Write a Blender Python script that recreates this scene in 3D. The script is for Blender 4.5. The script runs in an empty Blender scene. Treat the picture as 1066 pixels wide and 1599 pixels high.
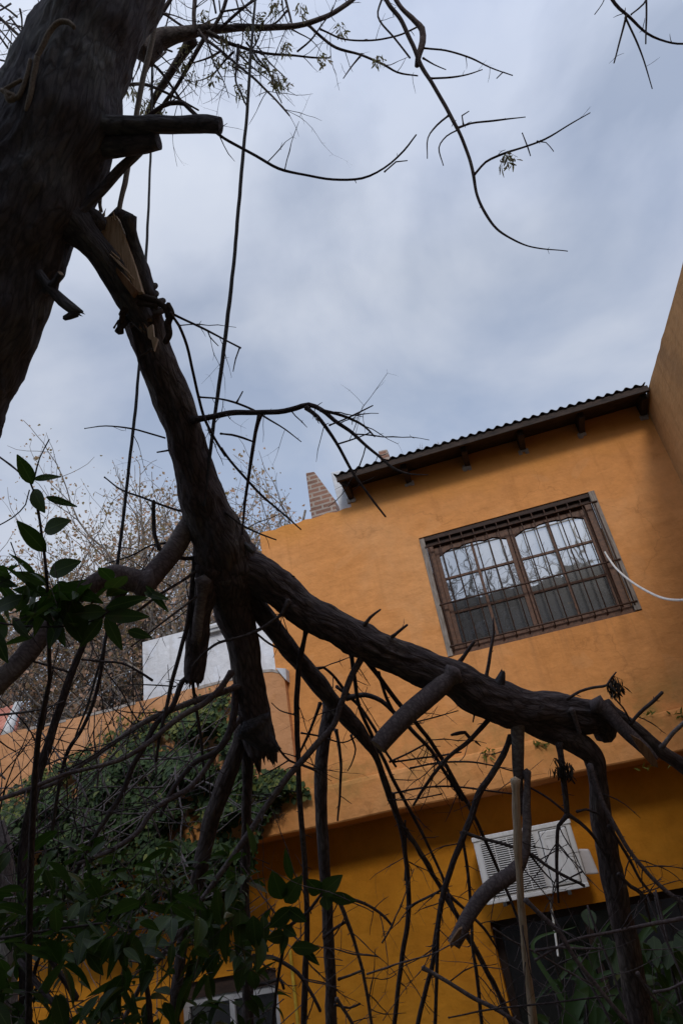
import bpy, math, random
from mathutils import Vector as V, noise as NZ, Matrix
R = math.radians
sc = bpy.context.scene
COL = sc.collection
# ---------------------------------------------------------------- camera
CZ = 2.4
FPX, PIT, ROL, YAW = 1081.99, 0.51245, -0.1862, -0.18391
Fv = V((math.sin(YAW)*math.cos(PIT), math.cos(YAW)*math.cos(PIT), math.sin(PIT)))
r0 = V((math.cos(YAW), -math.sin(YAW), 0)); u0 = r0.cross(Fv)
Rv = r0*math.cos(ROL) + u0*math.sin(ROL)
Uv = -r0*math.sin(ROL) + u0*math.cos(ROL)
cd = bpy.data.cameras.new('camera'); cam = bpy.data.objects.new('camera', cd); COL.objects.link(cam)
cam.matrix_world = Matrix(((Rv.x, Uv.x, -Fv.x, 0), (Rv.y, Uv.y, -Fv.y, 0), (Rv.z, Uv.z, -Fv.z, CZ), (0, 0, 0, 1)))
cd.sensor_fit = 'HORIZONTAL'; cd.sensor_width = 36; cd.lens = 36*FPX/1066
cd.clip_start = 0.05; cd.clip_end = 900
sc.camera = cam
# ---------------------------------------------------------------- world, sun, exposure
SUN_EL, SUN_AZ = R(31), R(14)          # behind the camera, a little to its right
sun_dir = V((math.sin(SUN_AZ)*math.cos(SUN_EL), -math.cos(SUN_AZ)*math.cos(SUN_EL), math.sin(SUN_EL)))
w = bpy.data.worlds.new('World'); sc.world = w; w.use_nodes = True
nt = w.node_tree; nt.nodes.clear()
def N(nt, t, **k):
    n = nt.nodes.new(t)
    for a, b in k.items(): setattr(n, a, b)
    return n
out = N(nt, 'ShaderNodeOutputWorld'); bg = N(nt, 'ShaderNodeBackground'); bg.inputs[1].default_value = 0.1
sky = N(nt, 'ShaderNodeTexSky', sky_type='NISHITA', sun_disc=False, sun_elevation=SUN_EL, sun_rotation=math.pi-SUN_AZ)
sky.air_density = 1.0; sky.dust_density = 1.5
tc = N(nt, 'ShaderNodeTexCoord')
mp = N(nt, 'ShaderNodeMapping'); mp.inputs['Scale'].default_value = (1.0, 1.0, 1.4); mp.inputs['Location'].default_value = (3.1, 1.7, 0.35)
nt.links.new(tc.outputs['Generated'], mp.inputs[0])
n1 = N(nt, 'ShaderNodeTexNoise'); n1.inputs['Scale'].default_value = 2.6; n1.inputs['Detail'].default_value = 6; n1.inputs['Roughness'].default_value = .5; n1.inputs['Distortion'].default_value = .25
n2 = N(nt, 'ShaderNodeTexNoise'); n2.inputs['Scale'].default_value = 3.1; n2.inputs['Detail'].default_value = 5
nt.links.new(mp.outputs[0], n1.inputs['Vector']); nt.links.new(mp.outputs[0], n2.inputs['Vector'])
cr = N(nt, 'ShaderNodeValToRGB'); cr.color_ramp.elements[0].position = .36; cr.color_ramp.elements[1].position = .55
cr.color_ramp.elements[0].color = (.52, .52, .52, 1); cr.color_ramp.elements[1].color = (1, 1, 1, 1)
nt.links.new(n1.outputs['Fac'], cr.inputs[0])
cc = N(nt, 'ShaderNodeValToRGB')
cc.color_ramp.elements[0].position = .3; cc.color_ramp.elements[0].color = (.47, .535, .69, 1)
cc.color_ramp.elements[1].position = .72; cc.color_ramp.elements[1].color = (.63, .68, .785, 1)
nt.links.new(n2.outputs['Fac'], cc.inputs[0])
# clouds are brighter round the veiled sun
dt = N(nt, 'ShaderNodeVectorMath', operation='DOT_PRODUCT'); dt.inputs[1].default_value = sun_dir
nt.links.new(tc.outputs['Generated'], dt.inputs[0])
mr = N(nt, 'ShaderNodeMapRange'); mr.inputs['From Min'].default_value = -.2; mr.inputs['From Max'].default_value = 1; mr.inputs['To Min'].default_value = 9.6; mr.inputs['To Max'].default_value = 19
nt.links.new(dt.outputs['Value'], mr.inputs['Value'])
sc_ = N(nt, 'ShaderNodeVectorMath', operation='SCALE'); nt.links.new(cc.outputs[0], sc_.inputs[0]); nt.links.new(mr.outputs[0], sc_.inputs['Scale'])
mx = N(nt, 'ShaderNodeMix', data_type='RGBA')
nt.links.new(cr.outputs[0], mx.inputs['Factor']); sk2 = N(nt, 'ShaderNodeVectorMath', operation='SCALE'); sk2.inputs['Scale'].default_value = 1.7; nt.links.new(sky.outputs[0], sk2.inputs[0]); nt.links.new(sk2.outputs[0], mx.inputs['A']); nt.links.new(sc_.outputs[0], mx.inputs['B'])
nt.links.new(mx.outputs['Result'], bg.inputs[0]); nt.links.new(bg.outputs[0], out.inputs[0])
sd = bpy.data.lights.new('sun', 'SUN'); sun = bpy.data.objects.new('sun', sd); COL.objects.link(sun)
sd.energy = 1.4; sd.angle = R(11); sd.color = (1, .95, .88)
sun.rotation_euler = sun_dir.to_track_quat('Z', 'Y').to_euler()
sc.view_settings.view_transform = 'Standard'; sc.view_settings.look = 'None'; sc.view_settings.exposure = 0; sc.view_settings.gamma = 1
sc.render.resolution_x = 682; sc.render.resolution_y = 1024
sc.cycles.max_bounces = 8; sc.cycles.transparent_max_bounces = 12

# ---------------------------------------------------------------- helpers
CAM = V((0, 0, CZ))
def ray(x, y): return Fv + Rv*((x-533)/FPX) - Uv*((y-799.5)/FPX)
def P(x, y, d): return CAM + ray(x, y)*d
def fac(x, y, Y):
    q = ray(x, y); return CAM + q*(Y/q.y)
def obj(name, verts, faces, mats, parent=None, smooth=True, mi=None, bk=None):
    me = bpy.data.meshes.new(name); me.from_pydata([tuple(v) for v in verts], [], faces)
    for m in (mats if isinstance(mats, (list, tuple)) else [mats]): me.materials.append(m)
    if mi: me.polygons.foreach_set('material_index', mi)
    me.polygons.foreach_set('use_smooth', [smooth]*len(faces) if isinstance(smooth, bool) else smooth)
    if bk:
        a = me.attributes.new('bk', 'FLOAT_VECTOR', 'POINT'); a.data.foreach_set('vector', [c for v in bk for c in v])
    me.update()
    o = bpy.data.objects.new(name, me); COL.objects.link(o)
    if parent:
        o.parent = parent; o.matrix_parent_inverse = Matrix.Translation(-parent.location)
    return o
def thing(name, label, cat, loc=(0, 0, 0), group=None):
    o = bpy.data.objects.new(name, None); COL.objects.link(o); o.location = loc
    o.empty_display_size = .2
    return tag(o, label, cat, group)
def tag(o, label, cat, group=None):
    o['label'] = label; o['category'] = cat
    if group: o['group'] = group
    return o
class MB:
    def __init__(s): s.v = []; s.f = []; s.mi = []; s.bk = []; s.sm = []
    def face(s, idx, m=0, sm=True): s.f.append(tuple(idx)); s.mi.append(m); s.sm.append(sm)
    def add(s, vs, fs, m=0, bk=None, sm=True):
        b = len(s.v); s.v += [V(v) for v in vs]; s.bk += (bk or [tuple(v) for v in vs])
        for f in fs: s.face([b+i for i in f], m, sm)
    def box(s, lo, hi, m=0, bev=0.0):
        (x0, y0, z0), (x1, y1, z1) = lo, hi
        s.add([(x0,y0,z0),(x1,y0,z0),(x1,y1,z0),(x0,y1,z0),(x0,y0,z1),(x1,y0,z1),(x1,y1,z1),(x0,y1,z1)],
              [(0,3,2,1),(4,5,6,7),(0,1,5,4),(1,2,6,5),(2,3,7,6),(3,0,4,7)], m, sm=False)
    def obox(s, a, b, wx, wy, m=0, up=V((0, -1, 0))):   # beam from a to b
        d = (b-a).normalized(); x = d.cross(up).normalized(); y = x.cross(d)
        vs = []
        for p in (a, b):
            for i, j in ((-1,-1),(1,-1),(1,1),(-1,1)): vs.append(p+x*i*wx/2+y*j*wy/2)
        s.add(vs, [(0,1,2,3),(7,6,5,4),(0,4,5,1),(1,5,6,2),(2,6,7,3),(3,7,4,0)], m, sm=False)
    def build(s, name, mats, parent=None, bevel=0):
        o = obj(name, s.v, s.f, mats, parent, s.sm, s.mi, s.bk)
        if bevel:
            md = o.modifiers.new('b', 'BEVEL'); md.width = bevel; md.segments = 2; md.limit_method = 'ANGLE'
        return o
def catmull(pts, step):
    """pts: list of (Vector, radius) -> resampled list"""
    if len(pts) == 2: pts = [pts[0], ((pts[0][0]+pts[1][0])/2, (pts[0][1]+pts[1][1])/2), pts[1]]
    P0 = [(pts[0][0]*2-pts[1][0], pts[0][1])] + pts + [(pts[-1][0]*2-pts[-2][0], pts[-1][1])]
    o = []
    for i in range(1, len(P0)-2):
        a, b, c, d = P0[i-1][0], P0[i][0], P0[i+1][0], P0[i+2][0]
        n = max(1, int((c-b).length/step))
        for k in range(n):
            t = k/n; t2 = t*t; t3 = t2*t; l = (c-b).length
            m0 = (c-a)*(l/max(1e-6, (c-b).length+(b-a).length)); m1 = (d-b)*(l/max(1e-6, (d-c).length+(c-b).length))
            p = b*(2*t3-3*t2+1) + m0*(t3-2*t2+t) + c*(-2*t3+3*t2) + m1*(t3-t2)
            s_ = t*t*(3-2*t); o.append((p, P0[i][1]*(1-s_)+P0[i+1][1]*s_))
    o.append(pts[-1]); return o
def frames(path):
    T = []
    for i in range(len(path)):
        a = path[max(0, i-1)][0]; b = path[min(len(path)-1, i+1)][0]
        d = (b-a); T.append(d.normalized() if d.length > 1e-9 else V((0, 0, 1)))
    n = T[0].cross(V((.3, .9, .2))).normalized(); FR = []
    for t in T:
        n = (n - t*n.dot(t)).normalized(); FR.append((t, n, t.cross(n)))
    return FR
def tube(mb, pts, seg=8, step=.03, bark=0.0, cap='round', capm=1, m=0, wob=0.0, knot=0.0, seed=0, raw=False, twist=0, twk=60):
    path = pts if raw else catmull(pts, step)
    FR = frames(path); L = 0; base = len(mb.v); n = len(path)
    off = V((seed*3.7, seed*1.3, 0))
    for i, ((p, r), (t, a, b)) in enumerate(zip(path, FR)):
        if i: L += (path[i][0]-path[i-1][0]).length
        if wob: p = p + (a*NZ.noise(V((L*9, seed, 1.1))) + b*NZ.noise(V((L*9, seed, 7.7))))*wob
        kn = 1.0
        if knot: kn += knot*max(0, 1-abs(((L/0.075+seed*.37) % 1)-.5)*8)
        for k in range(seg):
            th = 2*math.pi*k/seg; c, s = math.cos(th), math.sin(th); rr = r*kn
            q = V((c*r, s*r, L*.28)) + off
            if bark:
                h = NZ.noise(q*26); h2 = NZ.noise(q*60+V((5, 5, 5))); h3 = NZ.noise(V((c*r, s*r, L))*7+off)
                rr += bark*(-abs(h)*2.0+.5 + .45*h2) + bark*2.1*h3
            if twist: rr *= 1 + twist*abs(math.cos(1.5*(th + L*twk)))
            mb.v.append(p + a*(c*rr) + b*(s*rr)); mb.bk.append((c*r+off.x, s*r+off.y, L))
    for i in range(n-1):
        for k in range(seg):
            k2 = (k+1) % seg
            mb.face((base+i*seg+k, base+i*seg+k2, base+(i+1)*seg+k2, base+(i+1)*seg+k), m)
    for e, sg in ((0, -1), (n-1, 1)):
        p, r = path[e]; t = FR[e][0]; ring = [base+e*seg+k for k in range(seg)]
        mode = cap if e else ('cut' if cap == 'cut2' else 'round')
        if mode in ('cut', 'cut2'):
            b2 = len(mb.v)
            for k in ring: mb.v.append(mb.v[k]*1.0 + t*sg*.0004); mb.bk.append(mb.bk[k])
            mb.v.append(p + t*sg*r*.06); mb.bk.append((off.x, off.y, L))
            for k in range(seg):
                q = (b2+k, b2+(k+1) % seg, b2+seg); mb.face(q if sg > 0 else q[::-1], capm, False)
        elif mode == 'jag':
            cnt = len(mb.v); rnd = random.Random(seed+5)
            for k in ring: mb.v.append(mb.v[k].lerp(p, .25) + t*r*(rnd.choice((.1, .2, .4, 1.2))*rnd.uniform(.4, 1)+.7*abs(NZ.noise(V((len(mb.v)*.23, 0, 0)))))); mb.bk.append(mb.bk[k])
            for k in range(seg): mb.face((ring[k], ring[(k+1) % seg], cnt+(k+1) % seg, cnt+k), m, False)
            mb.v.append(p - t*r*.2); mb.bk.append((off.x, off.y, L))
            for k in range(seg): mb.face((cnt+k, cnt+(k+1) % seg, cnt+seg), capm, False)
        else:
            mb.v.append(p + t*sg*r*.7); mb.bk.append((off.x, off.y, L))
            for k in range(seg):
                q = (ring[k], ring[(k+1) % seg], len(mb.v)-1); mb.face(q if sg > 0 else q[::-1], m)
    return path, FR
RND = random.Random(7)
def rv(r=RND): return V((r.gauss(0, 1), r.gauss(0, 1), r.gauss(0, 1))).normalized()
def shoot(mb, p, d, L, r, rnd, curl=.25, up=.0, kids=.0, seg=4, m=0):
    """a bare twig with swollen nodes and opposite side shoots"""
    n = max(3, int(L/.035)); pts = [(p.copy(), r)]; d = d.normalized()
    side = d.cross(rv(rnd)).normalized(); st = L/n; q = p.copy()
    for i in range(n):
        d = (d + rv(rnd)*curl*.35 + V((0, 0, up))*.12).normalized(); q = q + d*st
        rr = r*(1-.65*(i+1)/n); 
        pts.append((q.copy(), rr*(1.35 if i % 2 else 1)))
        if kids and i % 2 and rnd.random() < kids:
            side = Matrix.Rotation(math.pi/2, 3, d) @ side
            for sg in (-1, 1):
                if rnd.random() < .75:
                    l2 = rnd.choice((.012, .02, .05, .11))*rnd.uniform(.6, 1.3)
                    if L < .12: l2 *= .4
                    shoot(mb, q, d*.55+side*sg, l2, rr*.7, rnd, curl, up, kids if l2 > .07 else 0, 3, m)
    tube(mb, pts, seg, raw=True, m=m)
    return q, d
def leaf(mb, b, t, wid, nrm=None, fold=.18, droop=.12, m=0, n=5):
    ax = t-b; L = ax.length; d = ax.normalized()
    nrm = (nrm or V((0, 0, 1))); sd_ = d.cross(nrm)
    if sd_.length < 1e-3: sd_ = d.cross(V((1, 0, 0)))
    sd_.normalize(); up = sd_.cross(d)
    base = len(mb.v)
    for i in range(n+1):
        u = i/n; ww = wid*.5*(math.sin(math.pi*min(1, u**.85))**.8)*(1-.18*u) if 0 < i < n else .0015
        c = b + d*L*u - up*(droop*L*(u*u-u*.3)) 
        for s_ in (-1, 0, 1):
            mb.v.append(c + sd_*ww*s_ + up*abs(s_)*ww*fold*2*(1-.3*u)); mb.bk.append((s_*ww, u*L, 0))
    for i in range(n):
        for s_ in (0, 1):
            a = base+i*3+s_; mb.face((a, a+1, a+4, a+3), m)

# ---------------------------------------------------------------- materials
def mat(name, rough=.8, spec=.3):
    m = bpy.data.materials.new(name); m.use_nodes = True
    b = m.node_tree.nodes['Principled BSDF']; b.inputs['Roughness'].default_value = rough
    b.inputs['Specular IOR Level'].default_value = spec
    return m, m.node_tree, b
def ramp(nt, fac_, stops):
    r = N(nt, 'ShaderNodeValToRGB'); e = r.color_ramp.elements
    while len(e) < len(stops): e.new(.5)
    for k, (p, c) in enumerate(stops): e[k].position = p; e[k].color = (*c, 1)
    nt.links.new(fac_, r.inputs[0]); return r.outputs[0]
def coord(nt, kind='Object', scale=(1, 1, 1), attr=None):
    if attr: s = N(nt, 'ShaderNodeAttribute', attribute_name=attr).outputs['Vector']
    else: s = N(nt, 'ShaderNodeTexCoord').outputs[kind]
    m = N(nt, 'ShaderNodeMapping'); m.inputs['Scale'].default_value = scale; nt.links.new(s, m.inputs[0]); return m.outputs[0]
def nz(nt, vec, scale, detail=5, rough=.55, dist=0):
    n = N(nt, 'ShaderNodeTexNoise'); n.inputs['Scale'].default_value = scale; n.inputs['Detail'].default_value = detail
    n.inputs['Roughness'].default_value = rough; n.inputs['Distortion'].default_value = dist; nt.links.new(vec, n.inputs['Vector']); return n.outputs['Fac']
def bump(nt, b, h, st=.5, dist=.01):
    n = N(nt, 'ShaderNodeBump'); n.inputs['Strength'].default_value = st; n.inputs['Distance'].default_value = dist
    nt.links.new(h, n.inputs['Height']); nt.links.new(n.outputs[0], b.inputs['Normal'])
def mixc(nt, f, a, b_, blend='MIX'):
    m = N(nt, 'ShaderNodeMix', data_type='RGBA', blend_type=blend)
    for s, k in ((f, 'Factor'), (a, 'A'), (b_, 'B')):
        if isinstance(s, (int, float)): m.inputs[k].default_value = s
        elif isinstance(s, tuple): m.inputs[k].default_value = (*s, 1)
        else: nt.links.new(s, m.inputs[k])
    return m.outputs['Result']
def math_(nt, op, a, b_=0.0):
    m = N(nt, 'ShaderNodeMath', operation=op)
    for i, s in enumerate((a, b_)):
        if isinstance(s, (int, float)): m.inputs[i].default_value = s
        else: nt.links.new(s, m.inputs[i])
    return m.outputs[0]
def bark_mat(name, dark, mid, light, sc_=(30, 30, 7), st=.9, dist=.02):
    m, t, b = mat(name, .95, .06)
    c = coord(t, attr='bk', scale=sc_)
    wn_ = N(t, 'ShaderNodeTexNoise'); wn_.inputs['Scale'].default_value = .35; wn_.inputs['Detail'].default_value = 4; t.links.new(c, wn_.inputs['Vector'])
    wa = N(t, 'ShaderNodeVectorMath', operation='MULTIPLY_ADD'); t.links.new(wn_.outputs['Color'], wa.inputs[0]); wa.inputs[1].default_value = (3.2, 3.2, 3.2); t.links.new(c, wa.inputs[2]); c = wa.outputs[0]
    a = nz(t, c, 1.6, 8, .68, .3); v = N(t, 'ShaderNodeTexVoronoi', feature='DISTANCE_TO_EDGE'); t.links.new(c, v.inputs['Vector']); v.inputs['Scale'].default_value = .9
    h = math_(t, 'ADD', math_(t, 'MULTIPLY', a, .8), math_(t, 'MULTIPLY', math_(t, 'MINIMUM', v.outputs['Distance'], .25), .9))
    col = ramp(t, h, [(.38, dark), (.62, mid), (.86, light)])
    c2 = coord(t, attr='bk', scale=(3, 3, 2)); li = ramp(t, nz(t, c2, 2.2, 4), [(.5, (1, 1, 1)), (.7, (1.5, 1.6, 1.45))])
    col = mixc(t, 1.0, col, li, 'MULTIPLY'); t.links.new(col, b.inputs['Base Color'])
    bump(t, b, h, st, dist); return m
M = {}
M['bark'] = bark_mat('bark_dark', (.062, .059, .067), (.105, .10, .108), (.15, .143, .15), (48, 48, 14), .9, .014)
M['limb'] = bark_mat('bark_limb', (.06, .049, .05), (.115, .094, .093), (.18, .153, .148), (52, 52, 15), .9, .014)
M['twig'] = bark_mat('bark_twig', (.045, .037, .038), (.085, .07, .072), (.14, .122, .125), (120, 120, 30), .4, .002)
M['smooth'] = bark_mat('bark_smooth', (.09, .073, .075), (.145, .12, .122), (.21, .18, .18), (40, 40, 60), .25, .002)
M['greytwig'] = bark_mat('bark_grey', (.06, .05, .05), (.11, .095, .095), (.19, .17, .165), (90, 90, 30), .4, .003)
M['paletwig'] = bark_mat('bark_pale', (.12, .10, .10), (.20, .175, .17), (.30, .27, .26), (90, 90, 30), .4, .003)
M['vine'] = bark_mat('bark_far', (.13, .11, .10), (.24, .21, .19), (.38, .34, .31), (4, 4, 3), .3, .01)
m, t, b = mat('wood_pale', .8); c = coord(t, attr='bk', scale=(60, 60, 5))
t.links.new(ramp(t, nz(t, c, 1.5, 6, .7), [(.3, (.13, .065, .032)), (.55, (.24, .14, .075)), (.75, (.36, .24, .14))]), b.inputs['Base Color']); bump(t, b, nz(t, c, 3, 5), .6, .004); M['pale'] = m
m, t, b = mat('wood_cut', .8); c = coord(t, scale=(30, 30, 30))
t.links.new(ramp(t, nz(t, c, 2.5, 6, .7), [(.35, (.1, .07, .045)), (.65, (.3, .22, .15))]), b.inputs['Base Color']); M['cut'] = m
m, t, b = mat('wood_bare', .8); c = coord(t, attr='bk', scale=(70, 70, 6))
t.links.new(ramp(t, nz(t, c, 1.5, 6, .7), [(.3, (.20, .13, .08)), (.5, (.52, .40, .28)), (.72, (.64, .53, .41))]), b.inputs['Base Color']); bump(t, b, nz(t, c, 3, 5), .6, .004); M['bare'] = m
def rope_mat(name, c0, c1):
    m, t, b = mat(name, .9, .1); c = coord(t, attr='bk', scale=(80, 80, 60))
    t.links.new(ramp(t, nz(t, c, 2, 6, .7), [(.35, c0), (.7, c1)]), b.inputs['Base Color']); bump(t, b, nz(t, c, 6, 4), .5, .003); return m
M['rope'] = rope_mat('rope_dark', (.05, .052, .058), (.085, .087, .093))
M['rope_mid'] = rope_mat('rope_brown', (.035, .027, .022), (.085, .068, .058))
M['rope_pale'] = rope_mat('rope_pale', (.12, .1, .08), (.26, .22, .18))
def leaf_mat(name, c0, c1, rough=.4, tr=.25, vein=False):
    m, t, b = mat(name, rough, .25)
    g = N(t, 'ShaderNodeNewGeometry'); c = coord(t)
    k = math_(t, 'ADD', math_(t, 'MULTIPLY', g.outputs['Random Per Island'], .7), math_(t, 'MULTIPLY', nz(t, c, 6, 3), .3))
    col = ramp(t, k, [(.1, c0), (.85, c1)])
    if vein:
        a_ = N(t, 'ShaderNodeAttribute', attribute_name='bk'); sp = N(t, 'ShaderNodeSeparateXYZ'); t.links.new(a_.outputs['Vector'], sp.inputs[0])
        ax_ = math_(t, 'ABSOLUTE', sp.outputs[0]); mid_ = math_(t, 'LESS_THAN', ax_, .0011)
        sv = math_(t, 'LESS_THAN', math_(t, 'ABSOLUTE', math_(t, 'SINE', math_(t, 'MULTIPLY', math_(t, 'SUBTRACT', sp.outputs[1], math_(t, 'MULTIPLY', ax_, .7)), 420.0))), .13)
        col = mixc(t, math_(t, 'MAXIMUM', math_(t, 'MULTIPLY', mid_, .6), math_(t, 'MULTIPLY', sv, .25)), col, (c1[0]*2.4, c1[1]*2.2, c1[2]*2.4))
        blot = ramp(t, nz(t, c, 30, 4), [(.62, (0, 0, 0)), (.7, (1, 1, 1))]); col = mixc(t, math_(t, 'MULTIPLY', blot, .5), col, (.06, .05, .02))
    t.links.new(col, b.inputs['Base Color'])
    if tr:
        tl = N(t, 'ShaderNodeBsdfTranslucent'); t.links.new(mixc(t, .5, col, (c1[0]*1.2, c1[1]*1.8, c1[2]*.6)), tl.inputs[0])
        ms = N(t, 'ShaderNodeMixShader'); ms.inputs[0].default_value = tr
        o = t.nodes['Material Output']; t.links.new(b.outputs[0], ms.inputs[1]); t.links.new(tl.outputs[0], ms.inputs[2]); t.links.new(ms.outputs[0], o.inputs[0])
    return m
M['leaf'] = leaf_mat('privet_leaf', (.012, .028, .006), (.040, .066, .016), .45, .3, True)
M['ivy'] = leaf_mat('ivy_leaf', (.010, .026, .010), (.045, .075, .022), .65, .15)
M['ivyy'] = leaf_mat('creeper_leaf', (.06, .08, .02), (.16, .17, .04), .6, .3)
M['strap'] = leaf_mat('strap_leaf', (.02, .042, .012), (.05, .09, .028), .5, .25)
M['dry'] = leaf_mat('dry_leaf', (.20, .11, .075), (.42, .27, .20), .85, .3)
M['seed'] = leaf_mat('dry_seed', (.11, .085, .065), (.24, .19, .15), .9, .4)
M['seedd'] = leaf_mat('dark_seed', (.02, .015, .012), (.05, .038, .03), .9, .2)
def paint(name, base, dark, light, stain=.5, streak=True):
    m, t, b = mat(name, .88, .15); c = coord(t)
    col = ramp(t, nz(t, c, .9, 6, .55, .4), [(.3, dark), (.5, base), (.72, light)])
    fine = ramp(t, nz(t, c, 9, 8, .7), [(.3, (.86, .85, .84)), (.7, (1.09, 1.08, 1.06))]); col = mixc(t, 1.0, col, fine, 'MULTIPLY')
    if streak:
        cs = coord(t, scale=(5, 5, .45)); sm = ramp(t, nz(t, cs, 1.2, 6, .65), [(.56, (0, 0, 0)), (.76, (1, 1, 1))])
        col = mixc(t, math_(t, 'MULTIPLY', sm, stain), col, (base[0]*.55, base[1]*.5, base[2]*.45))
    # hairline cracks
    vc = N(t, 'ShaderNodeTexVoronoi', feature='DISTANCE_TO_EDGE'); vc.inputs['Scale'].default_value = 1.1
    wn = N(t, 'ShaderNodeTexNoise'); wn.inputs['Scale'].default_value = 3; wn.inputs['Detail'].default_value = 5; t.links.new(c, wn.inputs['Vector'])
    t.links.new(mixc(t, .35, c, wn.outputs['Color']), vc.inputs['Vector'])
    ck = ramp(t, vc.outputs['Distance'], [(.0, (1, 1, 1)), (.006, (0, 0, 0))])
    gate = ramp(t, nz(t, c, 1.3, 3), [(.52, (0, 0, 0)), (.6, (1, 1, 1))])
    col = mixc(t, math_(t, 'MULTIPLY', math_(t, 'MULTIPLY', ck, gate), .28), col, (base[0]*.35, base[1]*.3, base[2]*.3))
    pt = ramp(t, nz(t, c, 1.7, 2, .4, 1.2), [(.60, (0, 0, 0)), (.615, (1, 1, 1))]); col = mixc(t, math_(t, 'MULTIPLY', pt, .13), col, (light[0]*1.05, light[1]*1.15, light[2]*1.3))
    t.links.new(col, b.inputs['Base Color'])
    bump(t, b, math_(t, 'ADD', nz(t, c, 22, 6, .6), math_(t, 'MULTIPLY', nz(t, coord(t, scale=(1, 1, 1.8)), 4.5, 3), 3)), .36, .014)
    return m, t, b, col, c
M['wall'], t, b, col, c = paint('paint_upper', (.60, .265, .09), (.54, .23, .07), (.62, .305, .125))
# moss and yellowing where the plaster stays damp: near the ledge and under the roof
sx = N(t, 'ShaderNodeSeparateXYZ'); t.links.new(c, sx.inputs[0])
zl = math_(t, 'ABSOLUTE', math_(t, 'SUBTRACT', sx.outputs[2], CZ+1.02)); k = math_(t, 'SUBTRACT', 1.0, math_(t, 'MULTIPLY', zl, 2.6))
k = math_(t, 'MULTIPLY', math_(t, 'MAXIMUM', k, 0.0), ramp(t, nz(t, c, 4, 6, .7), [(.42, (0, 0, 0)), (.7, (.9, .9, .9))]))
col = mixc(t, k, col, (.22, .16, .05))
kt = math_(t, 'MAXIMUM', math_(t, 'MULTIPLY', math_(t, 'SUBTRACT', math_(t, 'ADD', sx.outputs[2], math_(t, 'MULTIPLY', nz(t, c, 2.5, 4), .5)), CZ+3.75), 2.2), 0.0)
# run off stains below the sill of the barred window
sk = ramp(t, nz(t, coord(t, scale=(14, 14, .5)), 1.0, 5, .6), [(.5, (0, 0, 0)), (.72, (1, 1, 1))])
zb_ = math_(t, 'MULTIPLY', math_(t, 'LESS_THAN', sx.outputs[2], CZ+1.88), math_(t, 'MAXIMUM', math_(t, 'SUBTRACT', 1.0, math_(t, 'MULTIPLY', math_(t, 'SUBTRACT', CZ+1.88, sx.outputs[2]), 1.7)), 0.0))
xb_ = math_(t, 'MULTIPLY', math_(t, 'GREATER_THAN', sx.outputs[0], -.5), math_(t, 'LESS_THAN', sx.outputs[0], 1.38))
col = mixc(t, math_(t, 'MULTIPLY', math_(t, 'MULTIPLY', sk, math_(t, 'MULTIPLY', zb_, xb_)), .45), col, (.2, .1, .05))
col = mixc(t, math_(t, 'MINIMUM', kt, .6), col, (.58, .25, .05)); t.links.new(col, b.inputs['Base Color'])
M['wall_low'] = paint('paint_lower', (.56, .225, .018), (.49, .185, .014), (.60, .25, .026), .25)[0]
M['wall_side'] = paint('paint_side', (.44, .24, .10), (.30, .17, .08), (.52, .29, .13), .85)[0]
M['wall_left'] = paint('paint_left', (.50, .25, .12), (.40, .19, .08), (.56, .30, .16), .6)[0]
M['white'] = paint('whitewash', (.53, .545, .58), (.43, .44, .47), (.60, .615, .65), .5, True)[0]
M['plaster'] = paint('plaster_grey', (.42, .42, .42), (.25, .25, .25), (.6, .6, .6), .4)[0]
M['back'] = paint('paint_back', (.16, .15, .15), (.12, .11, .11), (.2, .19, .19), .4)[0]
m, t, b = mat('brick', .9); c = coord(t, scale=(1, 1, 1)); br = N(t, 'ShaderNodeTexBrick'); br.inputs['Scale'].default_value = 1
mpb = N(t, 'ShaderNodeCombineXYZ'); sb = N(t, 'ShaderNodeSeparateXYZ'); t.links.new(c, sb.inputs[0]); t.links.new(math_(t, 'ADD', sb.outputs[0], sb.outputs[1]), mpb.inputs[0]); t.links.new(sb.outputs[2], mpb.inputs[1])
t.links.new(mpb.outputs[0], br.inputs['Vector'])
for k_, v_ in (('Color1', (.26, .13, .09, 1)), ('Color2', (.17, .09, .065, 1)), ('Mortar', (.34, .30, .26, 1))): br.inputs[k_].default_value = v_
for k_, v_ in (('Mortar Size', .012), ('Brick Width', .22), ('Row Height', .065)): br.inputs[k_].default_value = v_
t.links.new(mixc(t, .28, br.outputs['Color'], ramp(t, nz(t, c, 6, 6), [(.3, (.08, .06, .05)), (.7, (.32, .2, .15))])), b.inputs['Base Color']); bump(t, b, nz(t, c, 18, 5), .8, .02); M['brick'] = m
def simple(name, c0, c1, scale=8, rough=.7, st=.2, dist=.003, sc3=(1, 1, 1), metal=0, spec=.3):
    m, t, b = mat(name, rough, spec); c = coord(t, scale=sc3); b.inputs['Metallic'].default_value = metal
    n = nz(t, c, scale, 7, .65); t.links.new(ramp(t, n, [(.32, c0), (.68, c1)]), b.inputs['Base Color']); bump(t, b, n, st, dist); return m
M['metal'] = simple('rusty_sheet', (.02, .016, .015), (.05, .038, .034), 7, .8)
M['beam'] = simple('beam_wood', (.012, .009, .008), (.05, .031, .023), 5, .8, .5, .004, (2, 8, 8))
M['mortar'] = simple('mortar', (.22, .19, .17), (.42, .38, .35), 20, .95, .8, .01)
M['frame'] = simple('window_wood', (.05, .022, .012), (.14, .062, .032), 4, .55, .4, .002, (9, 9, 9))
M['framed'] = simple('lintel_wood', (.02, .011, .009), (.055, .03, .021), 5, .7, .5, .003, (3, 9, 9))
M['weather'] = simple('weathered_jamb', (.12, .095, .075), (.30, .26, .23), 6, .85, .7, .005, (12, 12, 1.5))
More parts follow.
